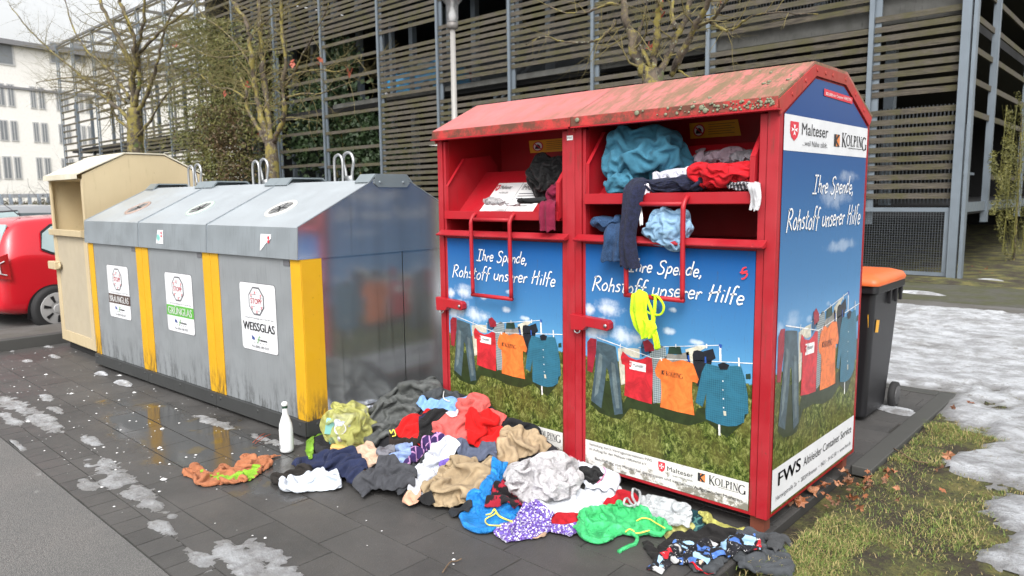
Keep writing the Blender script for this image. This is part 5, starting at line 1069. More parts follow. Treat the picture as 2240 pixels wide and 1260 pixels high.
# ================================================================== CARS
def make_car(label,loc,rz,paintm,group):
    t=thing('parked_car',label,'car',loc,rz,group)
    st=[ # y, half width, z bottom, z belt, half roof width, z top
     (0.0,.62,.34,.62,.56,.66),(0.03,.74,.28,.78,.60,.86),(.08,.79,.25,.88,.62,.98),(.2,.81,.22,.93,.60,1.24),(.34,.815,.20,.95,.58,1.40),(.55,.82,.20,.94,.57,1.43),(.95,.82,.20,.93,.565,1.45),(1.5,.82,.20,.91,.565,1.455),(2.0,.82,.20,.90,.55,1.44),(2.35,.82,.20,.89,.54,1.30),(2.8,.81,.20,.88,.60,1.0),(3.2,.77,.22,.80,.60,.86),(3.42,.70,.26,.70,.5,.74),(3.52,.60,.34,.60,.45,.62)]
    b=MB(); vs=[]; n=None
    for y,hw,zb,zl,hr,zt in st:
        half=[(hw*.93,zb),(hw,zb+.10),(hw*1.0,(zb+zl)/2),(hw*.985,zl),(hw*.95+hr*.05,zl+.03),(hr*1.03,zt-.05),(hr*.93,zt-.008),(hr*.5,zt+.012)]
        ring=[(-a,c) for a,c in half]+[(0,zt+.018)]+[(a,c) for a,c in half[::-1]]; n=len(ring); vs+=[(x,y,z) for x,z in ring]
    m=len(st); fs=[]; mi=[]
    for j in range(m-1):
        for k in range(n-1):
            fs.append((j*n+k,j*n+k+1,(j+1)*n+k+1,(j+1)*n+k)); y=(st[j][0]+st[j+1][0])/2; g=k in (4,n-6)
            top=k in (5,6,7,8,9,10)
            mi.append(1 if (g and .95<y<2.3) or (top and 2.3<y<2.8) or (0.1<y<.3 and k in (5,6,7,8,9,10,11)[0:6] and False) else 0)
        fs.append((j*n+n-1,j*n,(j+1)*n,(j+1)*n+n-1)); mi.append(2)
    fs+=[tuple(range(n))[::-1],tuple((m-1)*n+k for k in range(n))]; mi+=[0,0]; k0=len(b.v); b.add(vs,fs); b.mi=mi
    glass=plain('car_glass',(.05,.07,.075),.06); o=b.build('body',[paintm,glass,'black'],t,smooth=True); fixn(o); s=o.modifiers.new('s','SUBSURF'); s.levels=s.render_levels=2
    # rear glass, quarter windows, tail lights, seams
    r=MB(); r.add([(-.55,.10,1.0),(.55,.10,1.0),(.50,.29,1.36),(-.50,.29,1.36),(-.60,.125,1.06),(.60,.125,1.06)],[(4,0,1,5),(4,5,2,3)]); rg=r.build('rear_window',plain('pale_glass',(.30,.38,.39),.05),t,solid=.012)
    for sx in (-1,1):
        pts=[(.54,1.06),(.60,1.24),(.74,1.33),(1.25,1.36),(1.25,.985),(.66,1.0)]
        def onside(y,z,d): # side surface between belt and roof
            f=(z-.96)/(1.42-.96); return (sx*(.808-.235*f**1.25+d),y,z)
        q=MB(); q.add([onside(y+(.02 if y<1 else 0),z,.004) for y,z in [(a-.03*(a<.9)+.0,c+.025*(1 if c>1.2 else -1)) for a,c in pts]],[tuple(range(6))],1); q.add([onside(y,z,.012) for y,z in pts],[tuple(range(6))],0); q.build('quarter_window',[plain('pale_glass',(.30,.38,.39),.05),'black'],t)
        q=MB(); q.add([(sx*.83,.155,.70),(sx*.80,.035,.72),(sx*.785,.045,.98),(sx*.80,.15,1.02)],[(0,1,2,3)],0); q.add([(sx*.80,.028,.72),(sx*.64,-.0,.70),(sx*.64,.035,.96),(sx*.785,.04,.98)],[(0,1,2,3)],0)
        q.tube([(sx*.825,.11,.76),(sx*.815,.05,.78),(sx*.80,.045,.90),(sx*.815,.10,.93)],.005,6,1); q.build('tail_light',[plain('tail_light_red',(.30,.008,.012),.15),plain('lamp_silver',(.5,.5,.52),.25)],t,solid=.006)
        for y in (.62,2.9):
            x=sx*.80; w_=MB().lathe([(.12,-.09),(.25,-.10),(.283,-.08),(.29,0),(.283,.08),(.25,.098),(.20,.09)],(x,y,.29),40,'x').build('wheel','rubber',t,smooth=True)
            c=MB(); xo=x+sx*.088; c.lathe([(.205,0),(.20,sx*.012),(.10,sx*.022),(.055,sx*.018)],(xo,y,.29),36,'x',0); c.lathe([(.062,sx*.015),(.055,sx*.032),(.02,sx*.036)],(xo,y,.29),24,'x',0)
            for k in range(7):
                a=2*math.pi*k/7+.2; ca,sa=math.cos(a),math.sin(a); pts=[(r_*ca-q_*sa,r_*sa+q_*ca) for r_,q_ in ((.085,-.012),(.175,-.022),(.175,.022),(.085,.012))]
                c.add([(xo+sx*.0245,y+p_[0],.29+p_[1]) for p_ in pts],[(0,1,2,3)],1)
            c.build('hub_cap',[plain('hubcap_silver',(.42,.42,.42),.4,.3),'black'],w_)
            ar=MB(); N=20; vs=[(sx*.824,y+.345*math.cos(math.pi*k/N),.26+.345*math.sin(math.pi*k/N)) for k in range(N+1)]+[(sx*.826,y+.31*math.cos(math.pi*k/N),.26+.31*math.sin(math.pi*k/N)) for k in range(N+1)]
            ar.add([(sx*.823,y+.325*math.cos(math.pi*k/N),.27+.325*math.sin(math.pi*k/N)) for k in range(N+1)],[tuple(range(N+1))],1); ar.add([(sx*.823,y-.325,.27),(sx*.823,y+.325,.27),(sx*.80,y+.325,.18),(sx*.80,y-.325,.18)],[(0,1,2,3)],1); ar.build('wheel_arch',[paintm,'black'],t)
    MB().tube([(0.05,.62,1.47),(-.02,.46,1.64)],[.006,.003],6).lathe([(.02,0),(.01,.03)],(.05,.62,1.47),8).build('aerial','black',t)
    MB().tube([(.823,1.0,.62),(.8235,.93,.50),(.8235,.80,.56),(.8235,.80,.70)],.002,4).lathe([(.0,0),(.06,.0),(.058,.004)],(.815,.72,.78),20,'x',0).build('fuel_flap',paintm,t)
    return t
def carpaint(name,c):
    n=NT(name); n.P(Base_Color=c,Roughness=.25,Metallic=.05); n.b.inputs['Coat Weight'].default_value=.8; n.b.inputs['Coat Roughness'].default_value=.03; return n.m
make_car('small red hatchback parked with its rear corner beside the beige container',(-9.90,-1.20,.0),R(9),carpaint('red_car_paint',(.52,.006,.018)),'cars parked at the far left')
make_car('grey car parked behind the small red hatchback, only its roof showing',(-13.2,-1.2,.13),R(-2),carpaint('grey_car_paint',(.22,.23,.24)),'cars parked at the far left')
bc=gy(965,160,14.6); make_car('bright blue car parked on the upper deck behind the timber slats',(bc[0]+.9,14.5,5.02),R(90),carpaint('blue_car_paint',(.05,.42,.85)),None)
bc=gy(640,320,14.2); make_car('dark car parked on the lower deck behind the ivy',(bc[0]+1.2,16.0,1.36),R(90),carpaint('dark_car_paint',(.06,.065,.075)),None)
# ================================================================== BOTTLE
x,y,_=gz(628,988); bt=thing('bottle','white sparkling wine bottle standing upright in front of the glass containers','bottle',(x,y,.004))
MB().lathe([(.036,0),(.043,.004),(.044,.02),(.0445,.15),(.040,.185),(.027,.225),(.0175,.25),(.0155,.285),(.0155,.289)],(0,0,0),28).build('glass',plain('white_bottle_glass',(.74,.76,.77),.12),bt,smooth=True)
MB().lathe([(.0165,.2895),(.0175,.293),(.0175,.302),(.0165,.305)],(0,0,0),24).build('neck_band',plain('dark_green_band',(.015,.05,.03),.4),bt,smooth=True)
MB().lathe([(.0165,.3055),(.0195,.308),(.0200,.322),(.015,.330),(.004,.333)],(0,0,0),24).build('cap','inkwhite',bt,smooth=True)
m=MB(); 
def cyl(u,v,r=.0452): a=R(-48.7)+u/.0445; return (r*math.cos(a),r*math.sin(a),v)
for k in range(3): ribbon(m,[(.004,.072-k*.008),(.030-.006*k,.072-k*.008)],.0018,cyl)
m.add([cyl(-.036,.028),cyl(-.029,.028),cyl(-.029,.052),cyl(-.036,.052)],[(0,1,2,3)]); m.build('label_print','inkgrey',bt)
# ================================================================== CLOTH HEAP
HX0,HX1,HY0,HY1,HS=-3.2,1.0,-1.9,.55,.012
HNX,HNY=int((HX1-HX0)/HS),int((HY1-HY0)/HS)
gxx,gyy=np.meshgrid(HX0+np.arange(HNX)*HS,HY0+np.arange(HNY)*HS)
def ss(a,b,x): t=np.clip((x-a)/(b-a),0,1); return t*t*(3-2*t)
H=np.zeros_like(gxx)
def bumpH(cx,cy,rx,ry,h,p=2): 
    global H
    q=((gxx-cx)/rx)**2+((gyy-cy)/ry)**2; H=np.maximum(H,h*np.clip(1-q,0,1)**(1/p))
H=.30*np.exp(-np.clip(np.abs(gxx+2.15)-.25,0,9)**2/.30**2)*ss(-.80,-.12,gyy)
H=np.maximum(H,.20*np.exp(-((gxx+1.50)/.36)**2)*ss(-.78,-.12,gyy))
H=np.maximum(H,.09*np.exp(-((gxx+1.45)/.38)**2)*ss(-.98,-.55,gyy)); H=np.maximum(H,.10*np.exp(-((gxx+1.95)/.45)**2)*ss(-1.15,-.7,gyy))
H=np.maximum(H,.07*np.exp(-((gxx+1.0)/.3)**2)*ss(-.75,-.45,gyy)*ss(.1,-.1,gyy))
H*= (1-ss(-.15,.10,gyy)*.0)
def hget(A,x,y):
    i=np.clip((x-HX0)/HS,0,HNX-1.001); j=np.clip((y-HY0)/HS,0,HNY-1.001); a=i.astype(int); b=j.astype(int); fx=i-a; fy=j-b; a1=np.minimum(a+1,HNX-1); b1=np.minimum(b+1,HNY-1)
    return (A[b,a]*(1-fx)+A[b,a1]*fx)*(1-fy)+(A[b1,a]*(1-fx)+A[b1,a1]*fx)*fy
def onheap(px,py,dz=.0):
    d=ray(px,py); t0=(1.0-C[2])/d[2]; t1=(0-C[2])/d[2]
    for t in np.linspace(t0,t1,420):
        p=C+d*t
        if HX0<p[0]<HX1 and HY0<p[1]<HY1:
            if p[2]<=float(hget(H,np.array([p[0]]),np.array([p[1]]))[0])+dz: return p
            if p[1]>-.02 and p[0]>-2.29: p=p.copy(); return p
    return C+d*t1
def crop(k,a,b):
    return {1:(600+a/4.2,820+b/4.2),2:(880+a/3.5,860+b/3.5),3:(1180+a/3.862,960+b/3.862),7:(380+a/5.895,960+b/5.895),0:(a,b)}[k]
def clothmesh(W,spacing,seed):
    rs=np.random.default_rng(seed); W=np.array(W); P=[]
    n=len(W)
    Wc=np.array([W[i]*(1-t)+W[(i+1)%n]*t for i in range(n) for t in (0,.5)]); Wc=Wc+rs.normal(size=Wc.shape)*spacing*.22
    # resample boundary
    L_=[0]; 
    for i in range(len(Wc)): L_.append(L_[-1]+np.linalg.norm(Wc[(i+1)%len(Wc)]-Wc[i]))
    m=max(8,int(L_[-1]/spacing)); B=[]
    for k in range(m):
        t=L_[-1]*k/m; i=min(len(Wc)-1,int(np.searchsorted(L_,t,side='right')-1)); f=(t-L_[i])/(L_[i+1]-L_[i]+1e-12); B.append(Wc[i]*(1-f)+Wc[(i+1)%len(Wc)]*f)
    B=np.array(B); x0,y0=B.min(0); x1,y1=B.max(0)
    xs=np.arange(x0,x1,spacing); ys=np.arange(y0,y1,spacing*.866); G=[]
    for j,y in enumerate(ys):
        for x in xs: G.append((x+(j%2)*spacing/2,y))
    G=np.array(G)+rs.normal(size=(len(G),2))*spacing*.08
    def inside(Q):
        r=np.zeros(len(Q),bool); j=len(B)-1
        for i in range(len(B)):
            xi,yi=B[i]; xj,yj=B[j]; c=((yi>Q[:,1])!=(yj>Q[:,1]))&(Q[:,0]<(xj-xi)*(Q[:,1]-yi)/(yj-yi+1e-12)+xi); r^=c; j=i
        return r
    G=G[inside(G)]; 
    if len(G): 
        d=np.min(np.linalg.norm(G[:,None,:]-B[None],axis=2),1) if len(G)*len(B)<4e6 else np.ones(len(G)); G=G[d>spacing*.5]
    A=np.vstack([B,G]) if len(G) else B
    r=delaunay_2d_cdt([Vector(p) for p in A],[(i,(i+1)%m) for i in range(m)],[],1,1e-5)
    V2=np.array([tuple(p) for p in r[0]]); F=[tuple(f) for f in r[2] if len(f)==3]
    cen=np.array([V2[list(f)].mean(0) for f in F]); k=inside(cen); F=[f for f,q in zip(F,k) if q]
    return V2,F
def sim(V2,F,c1,c2,th,spacing,seed,steps=110,amp=.018,lam=9.,lift=.0,hold=.25,walls=True,ground=None,bend=.25,pts0=None,grav=2.8):
    rs=np.random.default_rng(seed); F=np.array(F); E={}
    for f in F:
        for a,b,c in ((f[0],f[1],f[2]),(f[1],f[2],f[0]),(f[2],f[0],f[1])): E.setdefault((min(a,b),max(a,b)),[]).append(c)
    ed=np.array(list(E.keys())); bd=np.array([v for v in E.values() if len(v)==2]) if any(len(v)==2 for v in E.values()) else np.zeros((0,2),int)
    bnd=np.unique(np.array([k for k,v in E.items() if len(v)==1]).ravel())
    ct,st=math.cos(th),math.sin(th)
    def rest(pr):
        d=V2[pr[:,1]]-V2[pr[:,0]]; a=d[:,0]*ct+d[:,1]*st; b=-d[:,0]*st+d[:,1]*ct; return np.sqrt((a*c1)**2+(b*c2)**2)
    Le=rest(ed); Lb=rest(bd) if len(bd) else None
    g=ground or (lambda x,y:hget(H,x,y))
    nz=vnoise(V2[:,0]*lam/6+seed,V2[:,1]*lam/6,1.,seed,3)
    P=np.column_stack([V2,g(V2[:,0],V2[:,1])+.012+lift+amp*(nz+.6)]); 
    if pts0 is not None: P=pts0+np.column_stack([np.zeros((len(V2),2)),amp*nz])
    P0=P.copy(); Vv=np.zeros_like(P); n=len(P); dt=.012
    cnt=np.bincount(ed.ravel(),minlength=n)+ (np.bincount(bd.ravel(),minlength=n)*.5 if len(bd) else 0); cnt=np.maximum(cnt,1)[:,None]
    for s in range(steps):
        Vv[:,2]-=grav*dt; Q=P+Vv*dt
        for it in range(9):
            dlt=np.zeros_like(Q)
            d=Q[ed[:,1]]-Q[ed[:,0]]; l=np.linalg.norm(d,axis=1)+1e-9; c=(d*((l-Le)/l*.5)[:,None])
            for k in range(3): dlt[:,k]+=np.bincount(ed[:,0],c[:,k],n)-np.bincount(ed[:,1],c[:,k],n)
            if len(bd):
                d=Q[bd[:,1]]-Q[bd[:,0]]; l=np.linalg.norm(d,axis=1)+1e-9; c=(d*(np.minimum(l-Lb*.93,0)/l*.5*bend)[:,None])
                for k in range(3): dlt[:,k]+=np.bincount(bd[:,0],c[:,k],n)-np.bincount(bd[:,1],c[:,k],n)
            Q+=dlt/cnt*1.7
            Q[bnd,:2]+= (P0[bnd,:2]-Q[bnd,:2])*hold
            h=g(Q[:,0],Q[:,1])+.004; Q[bnd,2]+=(h[bnd]+.002-Q[bnd,2])*.30; lo=Q[:,2]<h; Q[lo,2]=h[lo]; Q[lo,:2]=P[lo,:2]+(Q[lo,:2]-P[lo,:2])*.55
            if walls:
                k=(Q[:,0]>-2.31)&(Q[:,0]<.01)&(Q[:,1]>-.02)&((Q[:,2]>.075)|(Q[:,1]<.02)); 
                Q[k,1]=np.minimum(Q[k,1],-.02)
                gxw=-2.895-.039*(Q[:,1]+.69); k=(Q[:,0]<gxw)&(Q[:,1]>-.70)&(Q[:,0]>-3.05); Q[k,0]=gxw[k]
        Vv=(Q-P)/dt*.90; sp=np.linalg.norm(Vv,axis=1); k=sp>1.2; Vv[k]*=(1.2/sp[k])[:,None]; P=Q
    return P,F
def addH(P,F,pad=.004):
    """raise the height raster by the cloth"""
    A=P[F]
    for w in ((1/3,1/3,1/3),(1,0,0),(0,1,0),(0,0,1),(.5,.5,0),(0,.5,.5),(.5,0,.5),(.66,.17,.17),(.17,.66,.17),(.17,.17,.66)):
        q=A[:,0]*w[0]+A[:,1]*w[1]+A[:,2]*w[2]; i=np.clip(((q[:,0]-HX0)/HS).round().astype(int),0,HNX-1); j=np.clip(((q[:,1]-HY0)/HS).round().astype(int),0,HNY-1)
        np.maximum.at(H,(j,i),q[:,2]+pad)
def smoothH():
    global H
    K=H.copy(); K[1:-1,1:-1]=(H[1:-1,1:-1]*2+H[:-2,1:-1]+H[2:,1:-1]+H[1:-1,:-2]+H[1:-1,2:])/6; H=np.maximum(K,H*.85)
def meshobj(name,P,F,mat,thick,label,cat,group=None,parent=None):
    me=bpy.data.meshes.new(name); c=np.array([P[:,0].mean(),P[:,1].mean(),P[:,2].min()]) if parent is None else np.zeros(3)
    me.from_pydata((P-c).tolist(),[],[tuple(map(int,f)) for f in F]); mats=mat if isinstance(mat,list) else [mat]
    for m_ in mats: me.materials.append(M[m_] if isinstance(m_,str) else m_)
    me.polygons.foreach_set('use_smooth',[True]*len(F)); me.update(); o=bpy.data.objects.new(name,me); scn.collection.objects.link(o); o.location=c
    if parent: o.parent=parent
    fixn(o)
    if thick: s=o.modifiers.new('solid','SOLIDIFY'); s.thickness=thick; s.offset=0
    s=o.modifiers.new('sub','SUBSURF'); s.levels=s.render_levels=1
    if label: tag(o,label,cat,group)
    return o
GRP='clothes and bags heaped in front of the red containers'
_gi=[0]
def garment(name,label,cat,k,pts,mat,c=(1.25,1.25),th=0.,sp=.0145,thick=.003,amp=.02,lam=9.,lift=0.,hold=.10,bend=.3,dz=0.,W=None,grow_=1.09,steps=62):
    _gi[0]+=1
    if W is None:
        W=[onheap(*crop(k,a,b),dz)[:2] for a,b in pts]
        W=np.array(W); cc=W.mean(0); W=cc+(W-cc)*grow_; W[:,1]=np.where((W[:,0]>-2.3)&(W[:,0]<0),np.minimum(W[:,1],.035),W[:,1])
    V2,F=clothmesh(W,sp,_gi[0]); 
    if len(F)<3: print('EMPTY',label); return None
    P,F=sim(V2,F,1.05+(c[0]-1)*.95,1.08+(c[1]-1)*1.95,th,sp,_gi[0],steps,amp,lam,lift,hold,bend=bend); addH(P,F); 
    return meshobj(name,P,F,mat,thick,label,cat,GRP)
FB=lambda n,c,c2=None,k='plain',s=1.: fabric(n,c,c2,k,s)
garment('dark_underlay','added black filler cloth underneath the whole clothes heap','blanket',0,None,FB('black_cloth',(.018,.018,.022)),(1.12,1.12),W=[(-2.86,-.72),(-2.5,-.85),(-2.0,-.95),(-1.6,-.9),(-1.25,-.66),(-1.0,-.35),(-1.2,-.05),(-2.26,-.04),(-2.3,.30),(-2.84,.32)],sp=.03,amp=.02)  # added dark layer, fills the gaps between garments
garment('trousers','maroon trousers corner showing behind the yellow sack','trousers',1,[(700,300),(720,265),(800,285),(885,325),(860,350),(760,345)],FB('maroon_cloth',(.12,.015,.04)),(1.3,1.2))
garment('rain_jacket','crinkled dark grey rain jacket leaning between the glass container and the red container','jacket',1,[(815,440),(870,370),(930,260),(1040,180),(1130,110),(1260,70),(1450,55),(1500,100),(1500,200),(1370,180),(1360,240),(1290,370),(1150,480),(1070,540),(900,570),(820,520)],fabric('grey_nylon',(.075,.08,.078),None,'plain',1,.45),(1.55,1.5),.5,sp=.016,amp=.05,lam=20,lift=.03,bend=.12)
garment('hooded_top','dark grey hooded top with a white cord at the top of the heap','hooded top',2,[(320,10),(420,5),(430,70),(340,100),(250,90),(200,50),(150,40),(180,0)],FB('charcoal_marl',(.05,.055,.06)),(1.4,1.3),sp=.014,amp=.03)
garment('trousers','light blue trousers near the top of the heap','trousers',2,[(125,90),(180,50),(290,85),(430,55),(520,25),(530,80),(430,150),(300,165),(200,140)],FB('sky_blue_cloth',(.18,.33,.60)),(1.3,1.15),.3,amp=.02)
garment('jacket','bright red jacket with a navy lining on the left of the heap','jacket',1,[(1110,540),(1180,450),(1290,380),(1400,345),(1510,350),(1560,360),(1500,380),(1340,400),(1330,625),(1270,610),(1180,590),(1130,560)],FB('bright_red_cloth',(.50,.010,.010)),(1.3,1.25),.7,amp=.03,lift=.02)
garment('lining','navy jacket lining beside the bright red jacket','lining',1,[(1340,410),(1400,375),(1530,375),(1560,400),(1450,440),(1380,490),(1345,500)],FB('navy_lining',(.03,.03,.065)),(1.2,1.2),amp=.015)
garment('trousers','dark brown suit trousers below the bright red jacket','trousers',1,[(1070,570),(1180,600),(1330,630),(1300,680),(1200,700),(1110,690),(1070,650)],FB('dark_brown_cloth',(.025,.018,.016)),(1.25,1.2))
garment('skirt','plain black skirt between the red jacket and the salmon jacket','skirt',2,[(140,210),(200,165),(345,145),(345,330),(300,345),(130,390)],FB('black_cloth2',(.012,.012,.013)),(1.25,1.2),1.0,amp=.02,lift=.015)
garment('sleeve','black padded sleeve lying against the white strip of the farther red container','sleeve',2,[(740,190),(775,160),(840,172),(930,197),(1020,237),(1052,285),(1020,318),(920,290),(760,310),(735,280)],FB('black_padded',(.014,.015,.018)),(1.35,1.35),.3,amp=.045,lift=.05,lam=6,bend=.5)
garment('jacket','salmon coloured jacket at the middle top of the heap','jacket',2,[(250,240),(330,180),(430,155),(415,110),(430,55),(560,38),(640,65),(660,110),(640,140),(770,175),(745,265),(520,275),(500,390),(310,345),(260,290)],FB('salmon_cloth',(.52,.10,.09)),(1.3,1.3),.4,amp=.035,lift=.02,bend=.4)
garment('dress','bright red dress lying over the salmon jacket','dress',2,[(495,220),(490,180),(550,118),(660,140),(740,245),(725,280),(822,370),(740,460),(700,445),(560,412),(508,398),(500,300)],FB('pure_red_cloth',(.54,.008,.008)),(1.35,1.3),.9,amp=.03,lift=.02)
garment('blouse','pale pink blouse collar beside the salmon jacket','blouse',2,[(340,150),(420,140),(415,185),(350,180)],FB('pale_pink_cloth',(.62,.50,.52)),(1.2,1.2),amp=.015)
garment('knitted_scarf','beige knitted scarf to the right of the red dress','scarf',2,[(735,460),(790,305),(860,278),(1000,305),(1080,365),(1112,430),(1000,462),(900,505),(800,595),(740,560),(655,545)],FB('beige_knit',(.36,.27,.17)),(1.5,1.35),-.3,amp=.035,lam=16,lift=.02,bend=.2,sp=.015)
garment('shirt','pale blue shirt with rolled sleeve left of the plaid shirt','shirt',1,[(1015,790),(1050,735),(1140,700),(1175,645),(1250,660),(1265,760),(1195,838),(1100,805)],FB('chambray',(.22,.30,.50)),(1.45,1.4),.6,amp=.03,lam=16)
garment('plaid_shirt','navy and pink checked shirt below the black skirt','shirt',2,[(15,530),(60,480),(80,420),(160,380),(300,332),(350,372),(230,445),(130,525),(50,558)],FB('purple_plaid',(.035,.018,.085),(.42,.22,.42),'plaid'),(1.35,1.35),.4,amp=.03,lam=14)
garment('cardigan','blue grey marl cardigan below the red dress','cardigan',2,[(345,388),(450,373),(600,405),(700,438),(710,505),(620,532),(500,532),(440,482),(390,420)],FB('blue_grey_marl',(.085,.10,.15)),(1.3,1.25),amp=.025)
garment('leggings','long charcoal leggings running diagonally through the heap','leggings',2,[(-20,600),(60,560),(200,470),(330,388),(365,400),(230,505),(95,625),(80,705),(-30,760)],FB('charcoal_jersey',(.035,.037,.042)),(1.2,1.3),.6,amp=.02)
garment('olive_top','olive top peeking out under the blue grey cardigan','top',2,[(388,500),(470,490),(525,532),(410,535)],FB('olive_cloth',(.07,.085,.055)),(1.2,1.2))
garment('shirt','crumpled white long sleeved shirt in the middle of the heap','shirt',2,[(90,620),(160,540),(230,460),(320,393),(375,393),(435,470),(385,502),(310,562),(335,612),(262,645),(250,705),(170,765),(65,720),(95,680)],FB('white_cotton',(.54,.56,.61)),(1.4,1.3),.8,amp=.035,lam=14,lift=.015)
garment('scarf','small rolled purple scarf next to the white shirt','scarf',2,[(298,565),(335,518),(405,518),(405,592),(340,604)],FB('purple_satin',(.16,.10,.42)),(1.5,1.4),amp=.03,lift=.02,lam=18,sp=.012)
garment('knitted_blanket','beige ribbed knitted blanket in front of the blue bag','blanket',2,[(165,740),(240,678),(290,628),(370,600),(420,528),(550,538),(690,540),(672,640),(605,765),(500,825),(380,875),(260,868),(195,800)],FB('beige_rib',(.33,.25,.155)),(1.6,1.45),.6,amp=.045,lam=20,lift=.03,bend=.15,sp=.014)
garment('blue_bag','blue plastic bag with a yellow drawstring at the front of the heap','bag',2,[(690,535),(760,555),(800,590),(790,650),(720,720),(680,790),(760,840),(885,890),(860,980),(800,1030),(600,1052),(500,1015),(472,950),(520,835),(600,760),(665,640)],film('blue_film',(.03,.32,.86),.97,.28,.08),(1.3,1.3),.5,amp=.05,lam=10,lift=.04,thick=.0015,bend=.4)
garment('black_shoe_bag','black cloth bag end under the beige blanket','bag',2,[(375,885),(530,828),(505,912),(380,952),(358,930)],FB('black_canvas',(.02,.022,.026)),(1.15,1.15),amp=.02)
garment('slipper','flesh coloured slipper lying on the paving left of the beige blanket','slipper',2,[(5,820),(60,770),(138,757),(135,840),(60,868),(12,848)],FB('flesh_cloth',(.58,.32,.22)),(1.25,1.35),amp=.05,lift=.05,lam=4,bend=.6,sp=.012)
garment('slipper','black round toed slipper beside the flesh coloured slipper','slipper',2,[(132,800),(165,750),(215,790),(245,850),(215,868),(155,866)],FB('black_felt',(.015,.015,.016)),(1.25,1.35),amp=.05,lift=.05,lam=4,bend=.6,sp=.012)
garment('scarf','black scarf with a dark red pattern beside the white tulle','scarf',2,[(640,875),(700,760),(820,638),(880,665),(955,740),(945,800),(932,890),(860,897),(740,862)],FB('red_black_print',(.014,.012,.014),(.30,.015,.03),'blotch'),(1.3,1.3),.5,amp=.035,lift=.03)
garment('jacket','grey cardigan hem under the white cloths at the right of the heap','cardigan',3,[(110,580),(220,588),(360,640),(230,640)],FB('mid_grey',(.13,.135,.15)),(1.15,1.15))
garment('sheet','large white sheet spread at the right of the tulle','sheet',3,[(-50,400),(100,385),(240,380),(350,370),(500,400),(560,420),(640,420),(645,475),(565,575),(480,585),(390,635),(220,600),(120,580),(30,585),(-20,500)],FB('white_sheet',(.58,.60,.64)),(1.35,1.3),.3,amp=.045,lam=10,lift=.05)
garment('pink_top','small pink top behind the white tulle','top',2,[(1240,510),(1300,510),(1350,540),(1340,600),(1290,630)],FB('pink_cloth',(.72,.20,.26)),(1.4,1.4),amp=.04,lift=.05)
garment('hood','white hood with pink piping in front of the nearer red container','hood',3,[(290,270),(340,200),(430,172),(530,215),(570,300),(630,345),(645,440),(560,450),(480,420),(350,400),(300,340)],FB('white_fleece',(.58,.60,.67)),(1.35,1.35),.3,amp=.06,lam=6,lift=.07,bend=.5)
garment('sleeve','dark red knitted sleeve lying across the front right of the heap','sleeve',3,[(75,725),(110,640),(350,645),(440,600),(620,490),(660,445),(770,475),(810,560),(700,600),(560,610),(430,650),(330,735),(150,745)],FB('crimson_knit',(.36,.010,.018)),(1.25,1.25),.4,amp=.025,lift=.015)
garment('floral_dress','purple and white floral dress at the front edge of the heap','dress',2,[(728,1070),(780,1028),(860,980),(960,900),(1040,843),(1085,900),(1155,930),(1130,1000),(1340,1008),(1350,1060),(1265,1102),(1120,1072),(1000,1122),(810,1142)],FB('floral_print',(.60,.58,.70),(.15,.10,.38),'floral'),(1.3,1.25),.5,amp=.025,lam=12)
garment('sock','small beige sock under the hem of the floral dress','sock',2,[(1000,1115),(1060,1080),(1105,1080),(1090,1115),(1020,1130)],FB('beige_sock',(.42,.28,.19)),(1.1,1.1))
garment('tartan_shirt','dark green tartan shirt between the white bag and the yellow bag','shirt',3,[(1235,530),(1320,540),(1370,640),(1400,720),(1455,795),(1300,782),(1235,720),(1250,600)],FB('green_tartan',(.008,.035,.045),(.06,.16,.15),'plaid'),(1.25,1.25),amp=.02)
garment('yellow_bag','translucent yellow plastic bag under the corner of the nearer red container','bag',3,[(1365,640),(1410,618),(1560,655),(1665,668),(1725,730),(1785,805),(1600,815),(1480,795),(1400,715)],film('yellow_film',(.68,.66,.18),.94,.3,.08),(1.35,1.3),.3,amp=.05,lam=10,lift=.04,thick=.001)
garment('yellow_bag','small crumpled yellow plastic bag left of the tartan shirt','bag',3,[(1062,825),(1090,765),(1175,722),(1295,768),(1200,808),(1090,858)],film('yellow_film2',(.66,.63,.22),.9,.3,.08),(1.4,1.4),amp=.03,lam=16,thick=.001)
garment('white_bag','white plastic carrier bag beside the green bag','bag',3,[(770,610),(830,590),(930,518),(1000,525),(1100,550),(1190,498),(1255,560),(1255,722),(1190,712),(1085,722),(1080,748),(1000,702),(900,645)],film('white_film',(.74,.78,.80),.94,.25,.08),(1.4,1.35),.3,amp=.05,lam=12,lift=.04,thick=.001)
garment('green_bag','bright green translucent plastic bag with a yellow drawstring','bag',3,[(322,750),(370,688),(520,620),(680,583),(800,635),(900,650),(1085,740),(1065,795),(960,828),(820,815),(740,800),(590,865),(500,865),(350,805)],film('green_film',(.10,.80,.28),.93,.22,.10),(1.4,1.35),.3,amp=.05,lam=13,lift=.04,thick=.001,bend=.3)
garment('shirt','black long sleeved shirt lying flat at the front right','shirt',3,[(900,890),(960,888),(1000,942),(1090,860),(1200,808),(1400,785),(1650,815),(1660,885),(1300,905),(1100,1005),(980,1058),(945,980),(905,935)],FB('black_jersey',(.016,.015,.015)),(1.25,1.2),.3,amp=.02)
garment('tracksuit_top','dark grey long sleeved top with a red hem at the front right corner','top',3,[(1640,880),(1780,788),(1900,798),(2005,860),(2115,1090),(2100,1165),(1980,1165),(1860,1135),(1700,1092),(1640,1010),(1500,1145),(1350,1125),(1290,1065),(1600,1010)],FB('slate_jersey',(.055,.06,.066)),(1.3,1.25),.8,amp=.025,lam=12)
garment('sock','dark grey sock lying on the grass at the right end of the heap','sock',3,[(1915,830),(2050,778),(2130,742),(2205,780),(2180,822),(2080,885),(2000,955),(1935,925)],FB('grey_sock',(.05,.052,.055)),(1.25,1.3),.5,amp=.03,lift=.02)
